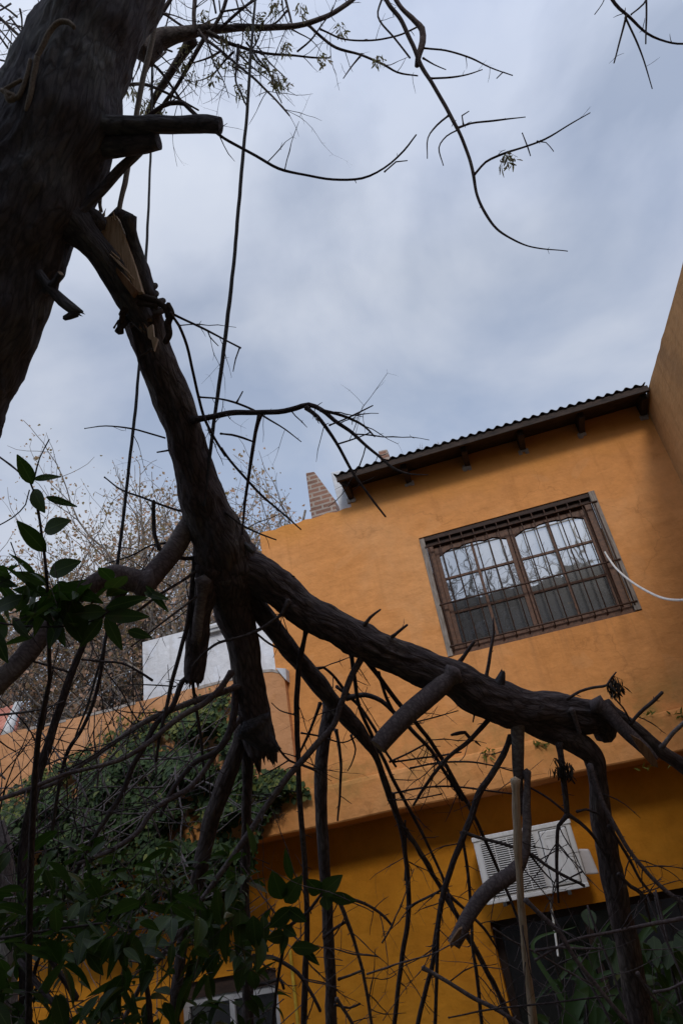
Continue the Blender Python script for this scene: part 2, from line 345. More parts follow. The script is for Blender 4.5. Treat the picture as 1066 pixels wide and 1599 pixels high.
M['iron'] = simple('rusty_iron', (.02, .012, .01), (.075, .036, .022), 25, .7, .4, .001)
M['acwhite'] = simple('ac_plastic', (.40, .385, .375), (.60, .59, .59), 4, .5, .05, .001)
m, t, b = mat('ac_plastic', .5); c = coord(t); st_ = ramp(t, nz(t, coord(t, scale=(26, 26, 2)), 1, 6, .65), [(.45, (0, 0, 0)), (.8, (1, 1, 1))]); sp_ = ramp(t, nz(t, c, 34, 5, .7), [(.66, (0, 0, 0)), (.74, (1, 1, 1))])
cl_ = mixc(t, math_(t, 'MULTIPLY', st_, .6), (.60, .59, .585), (.34, .31, .28)); cl_ = mixc(t, math_(t, 'MULTIPLY', sp_, .55), cl_, (.25, .14, .08)); t.links.new(cl_, b.inputs['Base Color']); M['acwhite'] = m
M['acdark'] = simple('ac_coil', (.02, .02, .02), (.06, .055, .05), 40, .6)
M['acpink'] = simple('ac_cap', (.42, .39, .38), (.54, .50, .49), 5, .5, .05, .001)
M['cable'] = simple('cable_white', (.5, .49, .47), (.68, .67, .65), 14, .5, .05, .001)
M['yellow'] = simple('pipe_yellow', (.36, .22, .02), (.62, .42, .05), 9, .5)
M['upvc'] = simple('white_frame', (.30, .30, .32), (.45, .45, .47), 5, .5)
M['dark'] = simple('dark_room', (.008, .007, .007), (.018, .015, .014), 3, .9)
M['doorwood'] = simple('dark_door_frame', (.015, .009, .008), (.035, .02, .016), 6, .6)
M['tile'] = simple('clay_tile', (.30, .10, .07), (.50, .22, .16), 5, .85, .5, .01)
M['ground'] = simple('ground_soil', (.05, .045, .025), (.10, .09, .05), 1.5, .95, .6, .03)
def glass(name, refl, rough, tint):
    m = bpy.data.materials.new(name); m.use_nodes = True; t = m.node_tree; b = t.nodes['Principled BSDF']
    b.inputs['Base Color'].default_value = (*tint, 1); b.inputs['Roughness'].default_value = .25
    g = N(t, 'ShaderNodeBsdfGlossy'); g.inputs['Roughness'].default_value = rough; g.inputs['Color'].default_value = (.86, .93, 1, 1)
    c = coord(t); bp = N(t, 'ShaderNodeBump'); bp.inputs['Strength'].default_value = .12; bp.inputs['Distance'].default_value = .02
    t.links.new(nz(t, c, 2.5, 2), bp.inputs['Height']); t.links.new(bp.outputs[0], g.inputs['Normal'])
    ms = N(t, 'ShaderNodeMixShader'); ms.inputs[0].default_value = refl
    t.links.new(b.outputs[0], ms.inputs[1]); t.links.new(g.outputs[0], ms.inputs[2]); t.links.new(ms.outputs[0], t.nodes['Material Output'].inputs[0]); return m
M['glass'] = glass('window_glass', .28, .015, (.012, .012, .014))
M['glassd'] = glass('dark_glass', .10, .08, (.008, .008, .009))

# ---------------------------------------------------------------- ground
mb = MB(); S = 400
mb.add([(-S, -S, 0), (S, -S, 0), (S, S, 0), (-S, S, 0)], [(0, 1, 2, 3)], sm=False)
g = mb.build('ground', M['ground']); g['kind'] = 'structure'

# ---------------------------------------------------------------- the orange house
YF, YB, YL = 6.5, 6.42, 6.97       # upper wall, slab band, recessed lower wall
XR = 2.13
house = thing('orange_house', 'orange rendered two storey house with corrugated roof edge and barred upstairs window', 'house', (0, YF, 0))
WX0, WX1, WZ0, WZ1 = -.46, 1.345, CZ+1.875, CZ+3.165
zl, zt = CZ+.98, CZ+3.73
Yb = 9.5
mb = MB()
xs = [-2.17, -1.09, WX0, WX1, XR]
def quad(mb, a, b_, c_, d_, m=0): mb.add([a, b_, c_, d_], [(0, 1, 2, 3)], m, sm=False)
def fq(mb, x0, x1, z0, z1, y, m=0): quad(mb, (x0, y, z0), (x1, y, z0), (x1, y, z1), (x0, y, z1), m)
TOPR = CZ+4.02
fq(mb, -2.17, -1.09, zl, zt, YF); fq(mb, -1.09, WX0, zl, TOPR, YF); fq(mb, WX0, WX1, zl, WZ0, YF); fq(mb, WX0, WX1, WZ1, TOPR, YF); fq(mb, WX1, XR, zl, TOPR, YF)
# slightly crumbly parapet top at the left, returns and back
tops = [(-2.17+i*.09, zt+.012*math.sin(i*2.3)+.015*NZ.noise(V((i*1.7, 2, 3)))) for i in range(13)]
for (a, za), (b_, zb) in zip(tops[:-1], tops[1:]):
    fq_ = [(a, YF, zt-.0), (b_, YF, zt-.0), (b_, YF, zb+.015), (a, YF, za+.015)]; quad(mb, *fq_); quad(mb, (a, YF, za+.015), (b_, YF, zb+.015), (b_, YF+.2, zb+.015), (a, YF+.2, za+.015))
quad(mb, (-2.17, YF, zl), (-2.17, YF, zt+.02), (-2.17, Yb, zt+.02), (-2.17, Yb, zl))
quad(mb, (-1.09, YF+.001, zt), (-1.09, YF+.001, TOPR), (-1.09, Yb, TOPR), (-1.09, Yb, zt))
quad(mb, (-2.17, YF+.2, zt-.3), (-1.09, YF+.2, zt-.3), (-1.09, Yb, zt-.3), (-2.17, Yb, zt-.3))
quad(mb, (XR, Yb, 0), (-2.17, Yb, 0), (-2.17, Yb, TOPR), (XR, Yb, TOPR))
# window reveal
D = .16
for a, b_ in (((WX0, WZ0), (WX1, WZ0)), ((WX1, WZ0), (WX1, WZ1)), ((WX1, WZ1), (WX0, WZ1)), ((WX0, WZ1), (WX0, WZ0))):
    quad(mb, (a[0], YF, a[1]), (b_[0], YF, b_[1]), (b_[0], YF+D, b_[1]), (a[0], YF+D, a[1]))
mb.build('upper_wall', M['wall'], house)
# slab band over the recessed ground floor; rounded lower lip
mb = MB(); zb0 = CZ+.652; XL = -9.0
prof = [(YF+.0, zl), (YB+.03, zl+.003), (YB+.008, zl-.012), (YB, zl-.04), (YB, zb0+.012), (YB+.01, zb0), (YL, zb0+.01)]
nx = 90
for i in range(nx):
    xa, xb = XL+(XR-XL)*i/nx, XL+(XR-XL)*(i+1)/nx
    da, db = (.010*NZ.noise(V((xx*1.3, 5, 0))) for xx in (xa, xb))
    for (y0, z0), (y1, z1) in zip(prof[:-1], prof[1:]):
        quad(mb, (xa, y0, z0+da), (xa, y1, z1+da), (xb, y1, z1+db), (xb, y0, z0+db))
mb.build('slab_band', M['wall'], house)
mb = MB()
dx0, dx1, dz1 = -.69, XR-.02, CZ-.305      # dark glazed door opening
lw0, lw1, lz1, lz0 = -3.62, -2.66, CZ-.36, .9   # small white framed window, ground floor
for x0, x1, z0, z1 in ((XL, lw0, 0, zb0), (lw0, lw1, 0, lz0), (lw0, lw1, lz1, zb0), (lw1, dx0, 0, zb0), (dx0, dx1, dz1, zb0), (dx1, XR, 0, zb0)):
    fq(mb, x0, x1, z0, z1+(.05 if z1 == zb0 else 0), YL)
for x0, x1, z0, z1, dd in ((dx0, dx1, 0, dz1, .22), (lw0, lw1, lz0, lz1, .16)):
    quad(mb, (x0, YL, z0), (x0, YL, z1), (x0, YL+dd, z1), (x0, YL+dd, z0)); quad(mb, (x1, YL, z0), (x1, YL+dd, z0), (x1, YL+dd, z1), (x1, YL, z1))
    quad(mb, (x0, YL, z1), (x1, YL, z1), (x1, YL+dd, z1), (x0, YL+dd, z1))
    if z0 > 0: quad(mb, (x0, YL, z0), (x0, YL+dd, z0), (x1, YL+dd, z0), (x1, YL, z0))
mb.build('lower_wall', M['wall_low'], house)
# ground floor glazed door
door = MB()
yd = YL+.12
for x in (dx0+.03, .1, .88, dx1-.04): door.box((x-.03, yd-.02, 0), (x+.03, yd+.03, dz1-.06))
door.box((dx0, yd-.03, dz1-.06), (dx1, yd+.04, dz1-.001)); door.box((dx0, yd-.018, 1.0), (dx1, yd+.025, 1.05))
dd = door.build('patio_door', M['doorwood'], house, .003)
mb = MB(); fq(mb, dx0, dx1, .0, dz1-.03, yd+.012); mb.build('pane', M['glassd'], dd)
# ground floor window with white frame
mb = MB(); yw = YL+.09
mb.box((lw0, yw, lz0), (lw0+.06, yw+.05, lz1-.13)); mb.box((lw1-.07, yw, lz0), (lw1-.01, yw+.05, lz1-.13)); mb.box((lw0, yw-.004, lz1-.19), (lw1-.01, yw+.05, lz1-.13))
mb.box(((lw0+lw1)/2-.025, yw-.002, lz0), ((lw0+lw1)/2+.025, yw+.048, lz1-.19)); mb.box((lw0, yw-.004, lz0), (lw1-.01, yw+.05, lz0+.06))
wf = mb.build('window', M['upvc'], house, .004); wf['label'] = 'small ground floor window with a white frame'
mb = MB(); mb.box((lw0, yw-.03, lz1-.13), (lw1, yw+.05, lz1)); mb.build('shutter_box', M['framed'], wf)
mb = MB(); fq(mb, lw0, lw1-.01, lz0, lz1-.14, yw+.03); mb.build('pane', M['glassd'], wf)
# upstairs window ---------------------------------------------------
mb = MB()
jw = .075
wj = thing('window', 'x', 'x', (WX0, YF, WZ0)); wj.parent = house; wj.matrix_parent_inverse = Matrix.Translation(-house.location); wj['label'] = 'barred upstairs window with weathered wooden jambs'; del wj['category']
for lo, hi in (((WX0+.001, YF-.012, WZ0+.002), (WX0+.052, YF+.04, WZ1-.02)), ((WX1-.06, YF-.012, WZ0+.01), (WX1-.001, YF+.05, WZ1-.002))):
    mb = MB(); mb.box(lo, hi); mb.build('jamb', M['weather'], wj, .004)
fx0, fx1 = WX0+.052, WX1-.06
mb = MB()
mb.box((fx0, YF+.05, WZ0+.002), (fx0+.065, YF+.14, WZ1-.1)); mb.box((fx1-.07, YF+.05, WZ0+.002), (fx1, YF+.14, WZ1-.1))
mb.box((fx0, YF+.03, WZ0+.001), (fx1, YF+.145, WZ0+.075))
mb.build('window_frame', M['frame'], wj, .004)
mb = MB(); mb.box((fx0, YF+.012, WZ1-.05), (fx1, YF+.13, WZ1-.001)); mb.box((fx0, YF+.05, WZ1-.105), (fx1, YF+.128, WZ1-.052)); mb.build('lintel', M['framed'], wj, .004)
ix0, ix1, iz0, iz1 = fx0+.065, fx1-.07, WZ0+.075, WZ1-.105
midx = ix0+(ix1-ix0)*.50
for li, (a, b_) in enumerate(((ix0, midx-.002), (midx+.002, ix1))):
    yy = YF+.085+.006*li
    mb = MB(); st = .042
    mb.box((a, yy, iz0), (a+st, yy+.035, iz1)); mb.box((b_-st, yy, iz0), (b_, yy+.035, iz1)); mb.box((a+st, yy+.001, iz0), (b_-st, yy+.034, iz0+.05))
    # arched top rail
    nn = 16; vs = []; fs = []
    for i in range(nn+1):
        u = i/nn; x = a+st+(b_-a-2*st)*u; z = iz1-.05-.05*(abs(2*u-1)**1.8)-.012*math.cos(u*math.pi*6)*(abs(2*u-1) > .3)
        vs += [(x, yy+.002, z), (x, yy+.002, iz1), (x, yy+.032, z)]
    for i in range(nn): k = i*3; fs += [(k, k+3, k+4, k+1), (k, k+2, k+5, k+3)]
    mb.add(vs, fs, sm=False)
    mx_ = (a+b_)/2
    mb.box((mx_-.014, yy+.004, iz0+.05), (mx_+.014, yy+.030, iz1-.06))
    H = iz1-iz0
    for fz in (.335, .665): mb.box((a+st, yy+.006, iz0+H*fz-.012), (mx_-.014, yy+.028, iz0+H*fz+.012)); mb.box((mx_+.014, yy+.006, iz0+H*fz-.012), (b_-st, yy+.028, iz0+H*fz+.012))
    sash = mb.build('sash', M['frame'], wj, .002)
    mb = MB(); rr = random.Random(11+li)
    zz = [iz0+.04, iz0+H*.335, iz0+H*.665, iz1-.01]
    for xa, xb in ((a+st-.005, mx_), (mx_, b_-st+.005)):
        for za, zb in zip(zz[:-1], zz[1:]):
            e = [rr.uniform(-.0018, .0018) for _ in range(4)]; y0 = yy+.02
            quad(mb, (xa, y0+e[0], za), (xb, y0+e[1], za), (xb, y0+e[2], zb), (xa, y0+e[0]+e[2]-e[1], zb))
    mb.build('pane', M['glass'], sash)
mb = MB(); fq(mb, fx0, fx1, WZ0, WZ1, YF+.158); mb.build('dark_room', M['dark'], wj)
# iron grille
mb = MB(); yg = YF-.015; gr = .0075
def bar(mb, pts, r, seg=6): tube(mb, [(V(p), r) for p in pts], seg, raw=True)
gx0, gx1, gz0, gz1 = WX0+.075, WX1-.045, WZ0+.06, WZ1-.125
bar(mb, [(gx0, yg+.1, gz1-.01), (gx0, yg+.02, gz1-.01), (gx0, yg, gz1-.03), (gx0, yg, gz0)], gr)
bar(mb, [(gx1, yg+.1, gz1-.01), (gx1, yg+.02, gz1-.01), (gx1, yg, gz1-.03), (gx1, yg, gz0)], gr)
for z in (gz1-.005, gz0+(gz1-gz0)*.415, gz0+.03): bar(mb, [(gx0-.03, yg-.004, z), ((gx0+gx1)/2, yg-.005, z-.003), (gx1+.03, yg-.004, z)], .009)
for i in range(1, 14):
    x = gx0+(gx1-gx0)*i/14+RND.uniform(-.004, .004)
    bar(mb, [(x+RND.uniform(-.004, .004), yg+.06, WZ1-.02), (x, yg+.012, WZ1-.07), (x, yg+.004, gz1-.05), (x+RND.uniform(-.004, .004), yg+.004, gz0), (x, yg+.06, gz0-.02)], .0064)
mb.build('grille', M['iron'], wj)
# roof --------------------------------------------------------------
YE = 6.14; rx0, rx1 = -1.15, 2.11
ze0 = CZ+3.975
slope = .16
mb = MB(); per = .093; n = int((rx1-rx0)/per*10); vs = []; fs = []
rows = [YE-.02, YE+.5, 8.0, Yb+.2]
for j, y in enumerate(rows):
    for i in range(n+1):
        x = rx0+(rx1-rx0)*i/n; z = ze0+(y-YE)*slope+.014*math.cos(2*math.pi*(x-rx0)/per)+.006*NZ.noise(V((x*2, y, 0)))
        vs.append((x, y, z))
for j in range(len(rows)-1):
    for i in range(n): a = j*(n+1)+i; fs.append((a, a+1, a+n+2, a+n+1))
mb.add(vs, fs); ro = mb.build('roof', M['metal'], house); sm = ro.modifiers.new('s', 'SOLIDIFY'); sm.thickness = .004
# boards under the sheet
mb = MB()
for i, (y0, y1) in enumerate(((YE, YE+.035), (YE+.038, YE+.16), (YE+.164, YE+.28), (YE+.284, YF+.01))):
    z0 = ze0+(y0-YE)*slope-(.085 if i == 0 else .042); z1 = ze0+(y0-YE)*slope-.018
    mb.box((rx0+.02, y0, z0), (rx1+.01, y1, z1))
mb.build('eaves_board', M['beam'], ro, .003)
raf = [fac(x, y, YF).x for x, y in ((548, 775), (638, 752), (730, 728), (816, 702), (908, 675), (1003, 645))]
for x in raf:
    mbm = MB(); mb = MB(); zz = ze0-.05
    mb.add([(x-.03, YE+.10, zz-.06), (x+.03, YE+.10, zz-.06), (x+.03, YF+.05, zz-.10+.0), (x-.03, YF+.05, zz-.10), (x-.03, YE+.10, zz+.03), (x+.03, YE+.10, zz+.03), (x+.03, YF+.05, zz+.07), (x-.03, YF+.05, zz+.07)],
           [(0,3,2,1),(4,5,6,7),(0,1,5,4),(1,2,6,5),(2,3,7,6),(3,0,4,7)], sm=False)
    mb.build('rafter', M['beam'], ro, .004)
    for k in range(5):   # ragged mortar patch where the rafter enters the wall
        a = RND.uniform(-.045, .045); mbm.box((x+a-.02, YF-.008-.002*k, zz-.125+RND.uniform(-.02, .02)), (x+a+.018, YF+.02, zz-.08+RND.uniform(-.01, .02)))
    mbm.build('mortar_patch', M['mortar'], house, .006)
# white plaster upstand at the roof end, brick flue and stump
def prism(name, poly, Y, th, m, parent, bevel=.01):
    mb = MB(); f = [fac(x, y, Y) for x, y in poly]; b_ = [p+V((0, th, 0)) for p in f]; k = len(f)
    mb.add(f+b_, [tuple(range(k)), tuple(range(2*k-1, k-1, -1))]+[(i, (i+1) % k, k+(i+1) % k, k+i)[::-1] for i in range(k)], sm=False)
    return mb.build(name, m, parent, bevel)
prism('plaster_upstand', [(516, 737), (533, 734), (551, 778), (551, 793), (531, 800)], YF+.05, .5, M['white'], house)
c_ = prism('chimney', [(477, 738), (490, 736), (522, 779), (527, 806), (487, 815)], 7.3, .35, M['brick'], house, .012); c_['label'] = 'brick flue with a sloping worn top'
c_ = prism('chimney', [(590, 704), (604, 701), (613, 730), (598, 735)], 7.6, .25, M['brick'], house, .01)
# weeds growing on the roof edge
rr = random.Random(5)
for x, lb in ((655, 'dry weed on the corrugated roof edge, left one of the pair'), (686, 'dry weed on the corrugated roof edge, right one of the pair')):
    mb = MB()
    for k in range(7): shoot(mb, fac(x+rr.uniform(-4, 4), 706-(x-655)*.2, 6.6), V((rr.uniform(-.6, .6), 0, 1)), rr.uniform(.06, .13), .002, rr, .5, .3, .8)
    tag(mb.build('roof_weed', M['vine']), lb, 'weed', 'weeds on the roof edge')

# left parapet wall of the terrace, flush with the slab band
mb = MB(); xp1 = fac(447, 1083, YB).x; zp = CZ+2.165
n = 60; pts = []
for i in range(n+1):
    x = XL+(xp1-XL)*i/n; z = zp+.02*NZ.noise(V((x*1.1, 0, 4)))+.008*NZ.noise(V((x*6, 0, 4)))
    if x > xp1-.16: z -= (x-(xp1-.16))*.5
    pts.append((x, z))
YP = YB-.004
for (xa, za), (xb, zb) in zip(pts[:-1], pts[1:]):
    quad(mb, (xa, YP, zl-.03), (xb, YP, zl-.03), (xb, YP, zb), (xa, YP, za)); quad(mb, (xa, YP, za), (xb, YP, zb), (xb, YP+.22, zb+.01), (xa, YP+.22, za+.01), 1)
    quad(mb, (xa, YP-.006, za-.025-.01*NZ.noise(V((xa*9, 1, 1)))), (xb, YP-.006, zb-.025-.01*NZ.noise(V((xb*9, 1, 1)))), (xb, YP-.006, zb+.004), (xa, YP-.006, za+.004), 1) if NZ.noise(V((xa*1.6, 8, 2))) > .05 else None
quad(mb, (xp1, YP, zl), (xp1, YP+.22, zl), (xp1, YP+.22, pts[-1][1]), (xp1, YP, pts[-1][1]))
mb.build('terrace_parapet', [M['wall_left'], M['mortar']], house)
prism('flashing', [(430, 1043), (446, 1044), (447, 1063)], YB-.03, .1, M['white'], house, .003)

# side wall coming forward on the right
mb = MB(); n = 70
y_ = lambda i: YF+.6-(YF+.6+1.6)*i/n
tz = lambda y: CZ+3.98-.09*(6.3-y)+.03*NZ.noise(V((y*1.4, 3, 0)))+.012*NZ.noise(V((y*7, 3, 0)))
for i in range(n):
    a, b_ = y_(i), y_(i+1); za, zb = tz(a), tz(b_)
    quad(mb, (XR, a, 0), (XR, b_, 0), (XR, b_, zb-.03), (XR, a, za-.03)); quad(mb, (XR, a, za-.03), (XR, b_, zb-.03), (XR+.04, b_, zb), (XR+.04, a, za))
    quad(mb, (XR+.04, a, za), (XR+.04, b_, zb), (XR+.3, b_, zb), (XR+.3, a, za)); quad(mb, (XR+.3, a, za), (XR+.3, b_, zb), (XR+.3, b_, 0), (XR+.3, a, 0))
quad(mb, (XR, y_(n), 0), (XR+.3, y_(n), 0), (XR+.3, y_(n), tz(y_(n))), (XR, y_(n), tz(y_(n))))
tag(mb.build('side_wall', M['wall_side']), 'tall stained orange brown boundary wall at the right edge, rising above the roof corner', 'wall')

# white building and tiled roof beyond the terrace
p0, p1 = fac(222, 1003, 11), fac(430, 966, 11)
wb = thing('white_building', 'plain white rendered building behind the terrace parapet', 'building', (p0.x, 11, 0))
mb = MB(); mb.box((p0.x, 11, 0), (p0.x+4.2, 15, p0.z)); mb.build('wall', M['white'], wb, .01)
mb = MB(); mb.box((p0.x+1.1, 10.96, p0.z-.10), (p0.x+4.25, 15.04, p0.z-.055)); mb.box((p0.x+.9, 10.9, p0.z-.2), (p0.x+1.6, 10.98, p0.z-.17)); mb.build('course_and_shadow_line', M['plaster'], wb)  # short lower bar is a shadow line built as a grey strip
mb = MB(); mb.box((p0.x+2.75, 10.8, p0.z-1.4), (p0.x+4.2, 11.0, p0.z-.82)); mb.build('lean_to', M['plaster'], wb)
q0 = fac(30, 1103, 12.5); q1 = fac(58, 1140, 12.5)
hr = thing('tiled_house', 'house with a pale red clay tile roof at the far left edge', 'house', (q0.x-3, 13, 0))
mb = MB(); ez = q0.z-1.0; mb.box((q0.x-7, 11.4, 0), (q0.x+.9, 14, ez)); mb.build('wall', M['white'], hr)
mb = MB(); rz = q0.z; n = 60
for i in range(n):     # rows of barrel tiles running up the slope
    x = q0.x-7+i*.14
    if x > q0.x+1.0: break
    topx = min(x, q0.x+.0+ (0)); f_ = 1 if x < q0.x else max(.05, 1-(x-q0.x)/1.1)
    tube(mb, [(V((x, 11.0, ez-.1)), .072), (V((x, 11.0+1.5*f_, ez-.1+(rz-ez+.1)*f_)), .066)], 6, raw=True)
mb.add([(q0.x-7, 11.0, ez-.12), (q0.x+1.0, 11.0, ez-.12), (q0.x, 12.5, rz-.02), (q0.x-7, 12.5, rz-.02)], [(0, 1, 2, 3)], sm=False)
rfo = mb.build('roof', M['tile'], hr)
mb = MB(); tube(mb, [(V((q0.x, 12.45, rz+.02)), .08), (V((q0.x+1.0, 10.95, ez-.05)), .1)], 8, raw=True); mb.build('hip_ridge', M['plaster'], rfo)

# tall building behind the camera, seen mirrored in the panes
bb = thing('rear_building', 'dark two storey building reflected in the upstairs window panes', 'building', (0, -5, 0))
mb = MB(); mb.box((-9, -9, 0), (5.5, -4.6, CZ+6.1)); mb.build('wall', M['back'], bb)
mb = MB(); mb.box((-9.3, -9.3, CZ+6.105), (5.8, -4.2, CZ+6.35)); mb.build('roof', M['metal'], bb)

# ---------------------------------------------------------------- air conditioner
YA = 6.5
ac = thing('air_conditioner', 'white outdoor air conditioning unit bracketed under the overhang beside the dark door', 'air conditioner', (-.2, YA+.15, CZ-.16))
ax0, ax1, az0, az1 = -.632, .185, CZ-.165, CZ+.325
mb = MB(); mb.box((ax0, YA+.012, az0), (ax1, YA+.30, az1)); body = mb.build('casing', M['acwhite'], ac, .012)
mb = MB(); mb.box((ax0-.006, YA+.0, az1-.03), (ax1+.006, YA+.305, az1+.006)); mb.build('top_trim', M['acwhite'], ac, .006); mb = MB(); mb.box((ax0-.003, YA+.004, az0-.004), (ax1+.003, YA+.303, az0+.028)); mb.build('bottom_trim', M['acwhite'], ac, .006)
gx0_, gx1_ = ax0+.055, ax0+.50; gz0_, gz1_ = az0+.045, az1-.045
mb = MB(); fq(mb, gx0_, gx1_, gz0_, gz1_, YA+.010); gl = mb.build('coil', M['acdark'], ac)
mb = MB(); nb = 25
for i in range(nb):
    z = gz0_+(gz1_-gz0_)*(i+.5)/nb; mb.box((gx0_-.004, YA-.004, z-.0038), (gx1_+.004, YA+.007, z+.0038))
for i in range(5): x = gx0_+(gx1_-gx0_)*(i)/4; mb.box((x-.004, YA-.001, gz0_), (x+.004, YA+.009, gz1_))
mb.build('grille', M['acwhite'], ac, .0015)
mb = MB(); px0, px1 = gx1_+.05, ax1-.05; mb.box((px0-.006, YA+.0085, gz0_-.011), (px1+.006, YA+.0125, gz1_+.004)); mb.build('panel_gap', M['acdark'], ac); mb = MB(); mb.box((px0, YA-.010, gz0_-.005), (px1, YA+.013, gz1_-.002)); mb.build('front_panel', M['acwhite'], ac, .014)
mb = MB(); mb.box((px0+.035, YA-.0125, gz1_-.064), (px1-.03, YA-.009, gz1_-.059)); mb.box((px0+.02, YA-.012, gz0_+.012), (px1-.01, YA-.0085, gz0_+.018))
for z in (gz1_-.045, ): mb.box((px0+.05, YA-.0118, z-.004), (px0+.12, YA-.0095, z+.004))
mb.build('badge', M['plaster'], ac)
mb = MB(); mb.add([(ax1+.002, YA+.05, az0+.08), (ax1+.105, YA+.06, az0+.07), (ax1+.105, YA+.22, az0+.07), (ax1+.002, YA+.24, az0+.08), (ax1+.002, YA+.05, az0+.27), (ax1+.085, YA+.06, az0+.255), (ax1+.085, YA+.22, az0+.255), (ax1+.002, YA+.24, az0+.27)],
    [(0,3,2,1),(4,5,6,7),(0,1,5,4),(1,2,6,5),(2,3,7,6),(3,0,4,7)], sm=False); mb.build('valve_cover', M['acpink'], ac, .012)
for x in (ax0+.14, ax1-.16):
    mb = MB(); mb.box((x-.015, YA+.0, az0-.035), (x+.015, YL-.002, az0-.005)); mb.build('bracket', M['acdark'], ac, .002)
mb = MB(); a_ = fac(858, 1400, 6.7); b2 = fac(866, 1455, 6.66); c2 = fac(871, 1494, 6.6)
tube(mb, [(a_, .009), (b2, .009), (c2, .008)], 8, cap='cut', capm=0); mb.build('drain_pipe', M['cable'], ac)
mb = MB(); a_ = fac(453, 1485, YL-.03); tube(mb, [(a_, .016), (V((a_.x, YL-.03, 1.4)), .016), (V((a_.x, YL-.03, 0)), .016)], 10)
gp = tag(mb.build('gas_pipe', M['yellow']), 'thin yellow gas pipe on the lower orange wall right of the small window', 'pipe')

# ---------------------------------------------------------------- lines
def trace(s, d0, d1=None, ground=False):
    out_ = []; L = [tuple(float(v) for v in q.split(',')) for q in s.split()]
    d1 = d0 if d1 is None else d1; acc = [0]
    for a, b_ in zip(L[:-1], L[1:]): acc.append(acc[-1]+math.hypot(b_[0]-a[0], b_[1]-a[1]))
    for q, t_ in zip(L, acc):
        dd = d0+(d1-d0)*t_/acc[-1] if len(q) < 4 else q[3]
        out_.append((P(q[0], q[1], dd), q[2]*.5*dd/FPX))
    if ground:
        p, r = out_[-1]; dv = (p-out_[-2][0]).normalized()*.25; q_ = p+dv+V((0, 0, -.1)); out_.append((q_, r)); out_.append((V((q_.x+dv.x, q_.y+.08, 0)), r))
    return out_
SEED = [0]; NODES = []
def add_branch(parent, name, s, d0, d1=None, m='twig', bark=0.0, cap='round', seg=None, sprout=0.0, ground=False, step=None, knot=.0, wob=0.0, capmat='cut', label=None, wf=1.0, flare=False, lens=(.010, .016, .028, .05, .10)):
    SEED[0] += 1; sd0 = SEED[0]; rnd = random.Random(sd0*13+1)
    pts = [(p, q*wf) for p, q in trace(s, d0, d1, ground)]
    if flare: p_, q_ = pts[0]; e_ = (pts[1][0]-p_); l_ = e_.length; pts = [(p_, q_*1.45)] + ([(p_+e_*min(.5, q_*3/l_), q_*1.05)] if l_ > 0 else []) + pts[1:]
    rmax = max(r for _, r in pts)
    seg = seg or (64 if rmax > .1 else 40 if rmax > .05 else 20 if rmax > .02 else 10 if rmax > .008 else 6)
    step = step or (.012 if rmax > .05 else .015 if rmax > .02 else .02)
    mb = MB(); path, FR = tube(mb, pts, seg, step, bark, cap, 1, 0, wob or min(.004, rmax*.28), knot, sd0)
    if sprout:
        L = 0; nxt = rnd.uniform(.03, .15); lens = lens[:-1] if rmax > .012 else lens
        for i in range(1, len(path)):
            L += (path[i][0]-path[i-1][0]).length
            if L > nxt and i < len(path)-1:
                nxt = L+rnd.uniform(.4, 1.6)*.07/sprout
                t_, a, b_ = FR[i]; th = rnd.uniform(0, 6.28); side = a*math.cos(th)+b_*math.sin(th)
                for sg in (1, -1):
                    if rnd.random() < .7:
                        l2 = rnd.choice(lens)*rnd.uniform(.7, 1.4)
                        shoot(mb, path[i][0]+side*sg*path[i][1]*.6, side*sg+t_*.45, l2, max(.0009, min(.0022, path[i][1]*.42)), rnd, .55, .25, .6 if l2 > .05 else 0, 4)
    if name == 'branch' and rmax < .03: NODES.append((parent.name, [(path[i][0].copy(), FR[i][0].copy(), path[i][1]) for i in range(2, len(path)-2, 3)]))
    o = mb.build(name, [M[m], M[capmat]], parent)
    if label: o['label'] = label
    return o, pts, path, FR

# ---- the standing tree
tree = thing('old_tree', 'thick dark rough barked tree trunk leaning up through the top left corner', 'tree', P(-60, 900, 2.5).xy.to_3d())
add_branch(tree, 'trunk', '330,-420,120,2.7 250,-220,140,2.6 195,-70,152,2.5 150,30,158,2.45 112,115,166,2.42 88,200,180,2.4 52,290,186,2.4 8,390,178,2.4 -30,490,180,2.4 -75,600,178,2.4 -110,720,180,2.4 -140,860,190,2.4 -170,1050,200,2.4 -200,1300,215,2.4', 2.4, m='bark', bark=.010, seg=110, ground=True, wob=.004, wf=.965)
BR = lambda *a, **k: add_branch(tree, 'branch', *a, **{**dict(wf=.74, flare=True, lens=(.015, .03, .06, .1, .16, .24)), **k})
ST = lambda *a, **k: add_branch(tree, 'branch_stub', *a, **k)
ST('120,196,30 190,194,28 260,195,27 325,194,25 345,196,23', 2.35, 2.3, m='bark', bark=.002, cap='cut', capmat='bark')
ST('110,240,34 160,232,32 205,226,30 247,218,28', 2.4, 2.35, m='bark', bark=.003, cap='cut', capmat='bark')
ST('60,425,14 80,450,16 97,470,19 112,482,19 122,487,15', 2.3, 2.28, m='bark', bark=.002, cap='jag', capmat='bark')
ST('70,455,12 85,440,12 94,426,10', 2.3, 2.26, m='bark', cap='cut')
ST('118,488,15 108,494,10 100,497,7', 2.28, m='bark', bark=.001)
ST('120,335,14 150,305,15 180,272,15 210,243,14 230,224,12', 2.36, 2.42, m='bark', bark=.001)
ST('30,320,70,2.42 105,343,70,2.4 150,385,46,2.42 182,432,44,2.46 205,470,40,2.5 222,500,34,2.52', 2.4, m='bark', bark=.005, cap='jag')
ST('90,320,40 125,335,36 150,345,30 158,352,24', 2.42, 2.42, m='bark', bark=.003)
